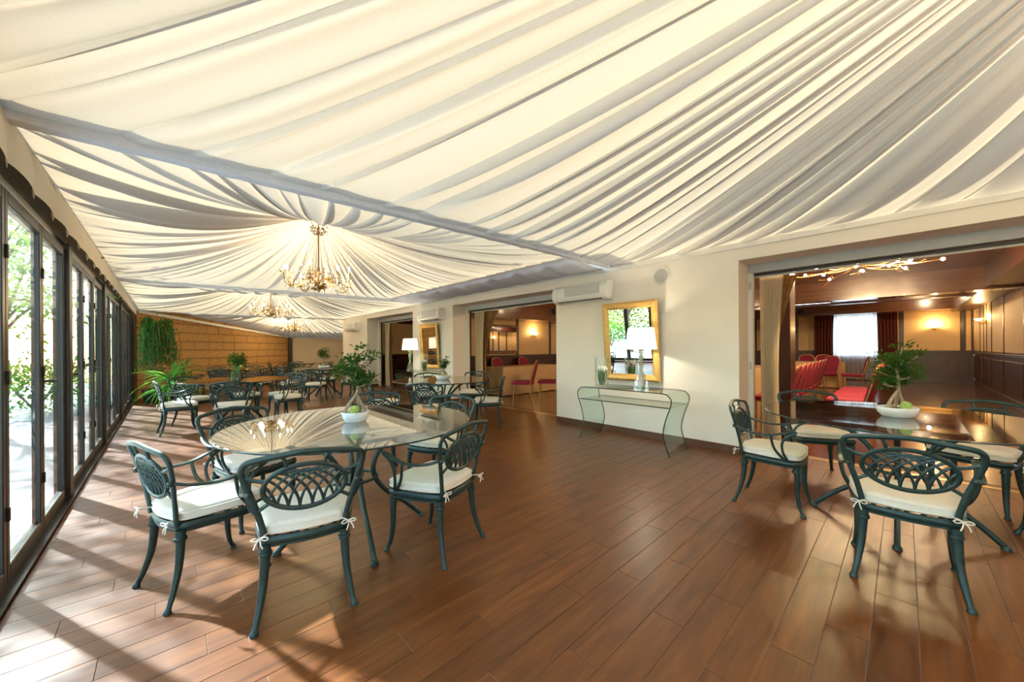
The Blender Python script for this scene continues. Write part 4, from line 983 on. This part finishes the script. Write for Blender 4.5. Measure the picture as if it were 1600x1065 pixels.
for p, rot, l in (((17.28, 2.62, 2.52), -PI / 2, 'round black speaker on the far hall bulkhead'), ((9.3, 7.88, 2.42), -PI / 2, 'round black speaker on the bulkhead of the middle doorway')):
    r = thing('hall_speaker', l, 'speaker', p); r.rotation_euler = (0, rot, 0) if p[0] > 17 else (PI / 2, 0, 0)
    MB().lathe([(0.10, 0), (0.10, 0.012), (0.085, 0.02), (0.001, 0.012)], 24).build('cone', 'black', r)

def make_red_chair():
    r = thing('banquet_chair', 'red chair', 'chair', group='red banquet chairs in the hall')
    mb = MB(); oo = cr([(-0.2, -0.2), (0.2, -0.215), (0.225, -0.19), (0.225, 0.19), (0.2, 0.215), (-0.2, 0.2)], 4, True)
    mb.grid([[(x * k, y * k, z) for x, y in oo] for k, z in ((0.02, 0.40), (0.97, 0.40), (1, 0.42), (1, 0.45), (0.93, 0.468), (0.02, 0.475))], closed=True).build('seat', 'red_fabric', r)
    out = [(0.20, 0.0), (0.205, 0.18), (0.20, 0.34), (0.16, 0.42), (0.09, 0.455), (0, 0.465)]; out = out + [(-y, z) for y, z in out[-2::-1]]; out = cr(out, 4)
    def bx(h, o): return -0.205 - 0.12 * (h / 0.465) + o
    n = len(out); mb = MB(); front = [(bx(z, 0.03), y * 0.97, 0.47 + z) for y, z in out]; back = [(bx(z, -0.02), y * 0.97, 0.47 + z) for y, z in out]
    mb.v = front + back; mb.f = [tuple(range(n)), tuple(range(2 * n - 1, n - 1, -1))] + [(k, (k + 1) % n, n + (k + 1) % n, n + k) for k in range(n)]
    mb.build('backrest', 'red_fabric', r, smooth=False)
    MB().tube([(bx(z, 0.005), y * 1.02, 0.47 + z) for y, z in out], (0.018, 0.013), 7, up=(1, 0, 0)).build('back_frame', 'chair_gold', r)
    for s in (-1, 1):
        MB().tube(cr([(-0.2, 0.2 * s, 0.50), (-0.19, 0.2 * s, 0.4), (-0.21, 0.2 * s, 0.2), (-0.27, 0.2 * s, 0.0)], 4), (0.012, 0.012), 6, up=(0, 1, 0)).build('leg', 'chair_gold', r)
        MB().tube(cr([(0.19, 0.19 * s, 0.41), (0.195, 0.19 * s, 0.2), (0.20, 0.19 * s, 0.0)], 4), 0.012, 6, up=(0, 1, 0)).build('leg', 'chair_gold', r)
    MB().tube([(0.19, -0.19, 0.395), (0.19, 0.19, 0.395)], 0.010, 6).tube([(-0.19, -0.2, 0.395), (-0.19, 0.2, 0.395)], 0.010, 6).tube([(-0.19, -0.2, 0.395), (0.19, -0.19, 0.395)], 0.010, 6).tube([(-0.19, 0.2, 0.395), (0.19, 0.19, 0.395)], 0.010, 6).build('seat_frame', 'chair_gold', r)
    return r
rc = make_red_chair(); used = [False]
RC = 'red upholstered banquet chair '
lst = [(7.15 + 0.5 * k, 0.56, 92, RC + o + ' of the right row seen through the near doorway') for k, o in enumerate(('first and nearest', 'second', 'third', 'fourth', 'fifth and last'))]
lst += [(6.85 + 0.48 * k, 1.38 + 0.01 * k, 92, RC + o + ' of the left row seen through the near doorway') for k, o in enumerate(('first and nearest', 'second', 'third', 'fourth', 'fifth', 'sixth', 'seventh', 'last'))]
lst += [(13.6, 0.95, 95, RC + 'standing alone before the sheer window curtain'), (13.7, 1.55, 150, RC + 'with dark back at the near corner of the clothed hall table'), (15.9, 1.75, 200, RC + 'behind the clothed hall table, nearest the window'), (15.9, 2.3, 180, RC + 'behind the clothed hall table, second from the window'), (15.9, 2.9, 180, RC + 'behind the clothed hall table, beside the pilaster'),
        (6.02, 6.02, 125, RC + 'left of three before the linen table in the middle doorway'), (6.62, 5.78, 128, RC + 'second of three before the linen table in the middle doorway'), (7.05, 5.05, 135, RC + 'third of three, cut by the pier of the middle doorway'),
        (7.2, 8.02, -90, RC + 'left of two behind the linen table in the middle doorway'), (8.3, 8.02, -90, RC + 'right of two behind the linen table in the middle doorway')]
for x, y, a, l in lst: place(rc, used, (x, y, 0), math.radians(a), l)
def cloth_table(loc, rz, lx, ly, label, tl):
    r = thing('hall_table', label, 'table', loc, rz)
    MB().bbox(-lx / 2 + 0.01, -ly / 2 + 0.01, 0.70, lx / 2 - 0.01, ly / 2 - 0.01, 0.733, 0.004).build('table_top', 'mahogany', r, smooth=False)
    for sx in (-1, 1):
        for sy in (-1, 1): MB().tube([(sx * (lx / 2 - 0.08), sy * (ly / 2 - 0.08), 0.7), (sx * (lx / 2 - 0.08), sy * (ly / 2 - 0.08), 0)], 0.02, 8, up=(1, 0, 0)).build('leg', 'steel', r)
    c = thing('tablecloth', tl, 'tablecloth', loc, rz); mb = MB(); N = 120; rows = []
    per = []
    for k in range(N):
        s = k / N * 2 * (lx + ly)
        if s < lx: p = (-lx / 2 + s, -ly / 2)
        elif s < lx + ly: p = (lx / 2, -ly / 2 + s - lx)
        elif s < 2 * lx + ly: p = (lx / 2 - (s - lx - ly), ly / 2)
        else: p = (-lx / 2, ly / 2 - (s - 2 * lx - ly))
        per.append(p)
    for f_, z, wv in ((0.02, 0.738, 0), (0.99, 0.738, 0), (1.0, 0.733, 0), (1.005, 0.5, 0.012), (1.01, 0.25, 0.022), (1.015, 0.02, 0.03)):
        rows.append([(x * f_ + (wv * math.sin(k * 0.9) * (1 if abs(abs(x) - lx / 2) < 1e-6 else 0)), y * f_ + (wv * math.sin(k * 0.9) * (1 if abs(abs(y) - ly / 2) < 1e-6 else 0)), z) for k, (x, y) in enumerate(per)])
    mb.grid(rows, closed=True).build('cloth', 'table_linen', c, ang=1.0)
cloth_table((7.3, 7.3, 0), 0, 2.2, 0.75, 'long hall table under a linen cloth in the middle doorway', 'peach linen cloth on the long table in the middle doorway')
cloth_table((14.8, 2.1, 0), PI / 2, 1.7, 1.3, 'hall table under a linen cloth near the far window', 'pale linen cloth on the table near the far hall window')
cloth_table((10.6, 3.0, 0), 0, 1.6, 1.6, 'hall table under a linen cloth behind the left chair row', 'linen cloth on the table behind the left chair row')

# ================================================================== plants at the far window corner
def yucca(loc, label, seed, n, L, wd, h0):
    rnd = random.Random(seed); r = thing('yucca_plant', label, 'plant', loc)
    MB().lathe([(0.13, 0), (0.16, 0.02), (0.19, 0.26), (0.20, 0.28), (0.18, 0.28), (0.17, 0.25), (0.001, 0.25)], 20).build('pot', 'dark_frame', r)
    MB().tube(cr([(0, 0, 0.24), (0.02, 0, 0.24 + h0 * .5), (0, 0.01, 0.24 + h0)], 4), 0.03, 8).build('trunk', 'bark', r)
    mb = MB(); K = 9
    for j in range(K):
        u = j / (K - 1); wv = wd * (0.55 + 0.9 * u) * (1 - u ** 3) + 0.002
        x = L * (u - 0.12 * u * u); z = L * (0.0 - 0.55 * u ** 2.4)
        mb.v += [(x, -wv, z + wv * 0.5), (x, 0, z), (x, wv, z + wv * 0.5)]
    for j in range(K - 1):
        for m_ in range(2): a = j * 3 + m_; mb.f.append((a, a + 1, a + 4, a + 3))
    p = mb.build('leaf', 'leaf_yucca', r); p.location = (0, 0, 0.24 + h0)
    for k in range(n):
        el = rnd.uniform(-0.15, 1.35); az = k * 2.399 + rnd.uniform(-.2, .2); s_ = rnd.uniform(0.7, 1.15)
        q = p if k == 0 else dup(p, r)
        q.rotation_euler = (0, -el, az); q.location = (0, 0, 0.22 + h0 * rnd.uniform(0.35, 1.0)); q.scale = (s_, s_, s_)
    return r
yucca((0.10, 10.75, 0), 'big sunlit yucca with arching leaves by the glass doors', 1, 84, 0.62, 0.026, 0.42)
yucca((0.35, 12.75, 0), 'smaller yucca in front of the stone wall', 2, 26, 0.55, 0.02, 0.55)
r = thing('ficus_tree', 'drooping weeping fig with dense leaves in the window corner', 'plant', (-0.22, 12.05, 0))
MB().lathe([(0.15, 0), (0.19, 0.3), (0.2, 0.32), (0.17, 0.3), (0.001, 0.29)], 20).build('pot', 'dark_frame', r)
mb = MB(); ml = MB(); rnd = random.Random(31)
mb.tube(cr([(0, 0, 0.28), (0.03, 0.02, 0.8), (0.0, 0.0, 1.4), (0.05, 0.02, 1.8)], 5), [0.03 - 0.001 * k for k in range(16)], 7)
for k in range(75):
    an = rnd.uniform(0, 6.28); q = rnd.uniform(0.1, 0.48); z0 = rnd.uniform(1.45, 2.0); e = Vector((math.cos(an) * q * (1.0 if math.cos(an) > 0 else 0.5), math.sin(an) * q, 0))
    P = cr([(0.03, 0, z0 - 0.3), (e.x * 0.6, e.y * 0.6, z0), (e.x, e.y, z0 - 0.15), (e.x * 1.08, e.y * 1.08, z0 - rnd.uniform(0.4, 0.9))], 5); mb.tube(P, 0.004, 4)
    for _ in range(70):
        p = Vector(P[rnd.randrange(5, len(P))]); ml.leaf(p + Vector((rnd.gauss(0, .03), rnd.gauss(0, .03), rnd.gauss(0, .03))), (rnd.uniform(-.5, .5), rnd.uniform(-.5, .5), -0.9), rnd.uniform(0.05, 0.09), 0.022)
br = mb.build('branches', 'bark', r); ml.build('leaves', 'leaf_ivy', br, smooth=False)

# ================================================================== outside the glass
tag(MB().box(-14, -8, -0.12, XW - 0.1, 22, -0.02).build('paving_terrace', 'paving', smooth=False), 'pale sunlit terrace paving outside the glass doors', 'paving', kind='structure')
def make_tree(seed, loc, label, H, R, nl, trunk_r=0.08, zc=None):
    rnd = random.Random(seed); r = thing('garden_tree', label, 'tree', loc, group='garden trees outside the glass'); mb = MB(); ml = MB(); zc = zc or H * 0.7
    mb.tube(cr([(0, 0, -0.02), (0.08, 0.03, H * 0.2), (-0.04, 0.05, H * 0.38), (0.05, 0, H * 0.55)], 5), [trunk_r * (1 - 0.03 * k) for k in range(16)], 9)
    for k in range(11):
        an = k * 2.4 + rnd.uniform(-.3, .3); e = Vector((math.cos(an) * R * rnd.uniform(.45, .95), math.sin(an) * R * rnd.uniform(.45, .95), zc + rnd.uniform(-.35, .45) * (H - zc) * 1.6))
        s0 = Vector((0.0, 0.02, H * rnd.uniform(0.3, 0.52))); P = cr([tuple(s0), tuple(s0.lerp(e, .5) + Vector((0, 0, .15))), tuple(e)], 4); mb.tube(P, [trunk_r * .45 * (1 - .09 * j) for j in range(len(P))], 6)
        for _ in range(nl // 11):
            o = Vector((rnd.gauss(0, 1), rnd.gauss(0, 1), rnd.gauss(0, .8))) * R * 0.30; ml.leaf(e + o, (rnd.uniform(-1, 1), rnd.uniform(-1, 1), rnd.uniform(-.9, .3)), rnd.uniform(0.09, 0.17), rnd.uniform(0.04, 0.07))
    tr = mb.build('trunk', 'bark', r); ml.build('foliage', 'leaf_tree', tr, smooth=False)
for k, (x, y, H, R, n_, l) in enumerate(((-2.6, 6.6, 3.9, 1.15, 1500, 'leafy tree closest to the nearest glass doors'), (-2.3, 9.9, 3.9, 1.15, 1500, 'leafy tree outside the second glass bay'), (-2.6, 13.4, 3.9, 1.15, 1500, 'leafy tree outside the far glass doors'),
        (-5.0, 3.0, 4.0, 1.2, 1300, 'garden tree reflected in the near mirror'), (-5.6, 8.4, 4.6, 1.0, 1100, 'taller garden tree in the second row'), (-5.0, -2.2, 4.4, 1.3, 2600, 'garden tree towards the back of the room'), (-4.6, 17.4, 4.4, 1.5, 2600, 'garden tree beyond the end of the glazed wall'))):
    make_tree(40 + k, (x, y, -0.02), l, H, R, n_)
mb = MB(); rnd = random.Random(77)
for k in range(18000):
    yy = rnd.uniform(-6, 21); z = rnd.uniform(0.0, 2.1); ml_ = -6.9 + 0.5 * math.sin(yy * 1.7) * 0.5 + rnd.gauss(0, 0.22)
    mb.leaf((ml_, yy, z), (rnd.uniform(0, 1), rnd.uniform(-1, 1), rnd.uniform(-.6, .6)), rnd.uniform(0.12, 0.22), rnd.uniform(0.07, 0.11))
h = mb.build('hedge', 'leaf_tree', smooth=False); tag(h, 'tall leafy hedge along the back of the terrace', 'hedge', kind='stuff')
for k, (x, y, l) in enumerate(((-3.9, 4.5, 'round leafy shrub facing the near mirror, nearest the camera'), (-4.7, 6.3, 'round leafy shrub behind the nearest terrace tree'), (-3.9, 8.2, 'round leafy shrub between the first two terrace trees'), (-1.9, 11.9, 'leafy shrub just outside the far glass doors'))):
    sh = thing('garden_shrub', l, 'shrub', (x, y, -0.02), group='terrace shrubs'); mb = MB(); ml = MB(); rd_ = random.Random(90 + k); hh = 0.95 if k < 3 else 0.8
    for j in range(9):
        an = j * 2.4; e = Vector((math.cos(an) * 0.4, math.sin(an) * 0.4, hh * rd_.uniform(0.5, 0.95))); mb.tube(cr([(0, 0, 0), (e.x * .4, e.y * .4, e.z * .5), tuple(e)], 3), 0.012, 5)
        for _ in range(110):
            o = Vector((rd_.gauss(0, .2), rd_.gauss(0, .2), rd_.gauss(0, .2))); q_ = e + o; q_.z = max(q_.z, 0.05); ml.leaf(q_, o + Vector((0, 0, .1)), rd_.uniform(.08, .14), .05)
    st_ = mb.build('stems', 'bark', sh); ml.build('foliage', 'leaf_tree', st_, smooth=False)
fr = thing('reed_fence', 'brown reed fence behind the terrace trees', 'fence', (-4.2, 9.9, -0.02), 0.3)
rd = MB().tube([(0, 0, 0), (0, 0, 1.75)], 0.03, 6, up=(1, 0, 0)).build('reed', 'reed', fr)
for k in range(1, 90): dup(rd, fr, (rnd.uniform(-.01, .01), k * 0.058, rnd.uniform(-0.06, 0.0)))
tag(MB().box(20.6, -6, -0.1, 20.9, 9, 4.0).build('bounce_wall', 'white_paint', smooth=False), 'added white wall bouncing sunlight towards the hall window', 'wall', kind='structure')  # unseen reflector wall, added so the hall window turns bright white
tag(MB().box(18.4, -6, -0.12, 20.6, 9, -0.02).build('bounce_ground', 'paving', smooth=False), 'added pale ground brightening the hall window from outside', 'paving', kind='structure')  # ground added outside to help brighten the same window
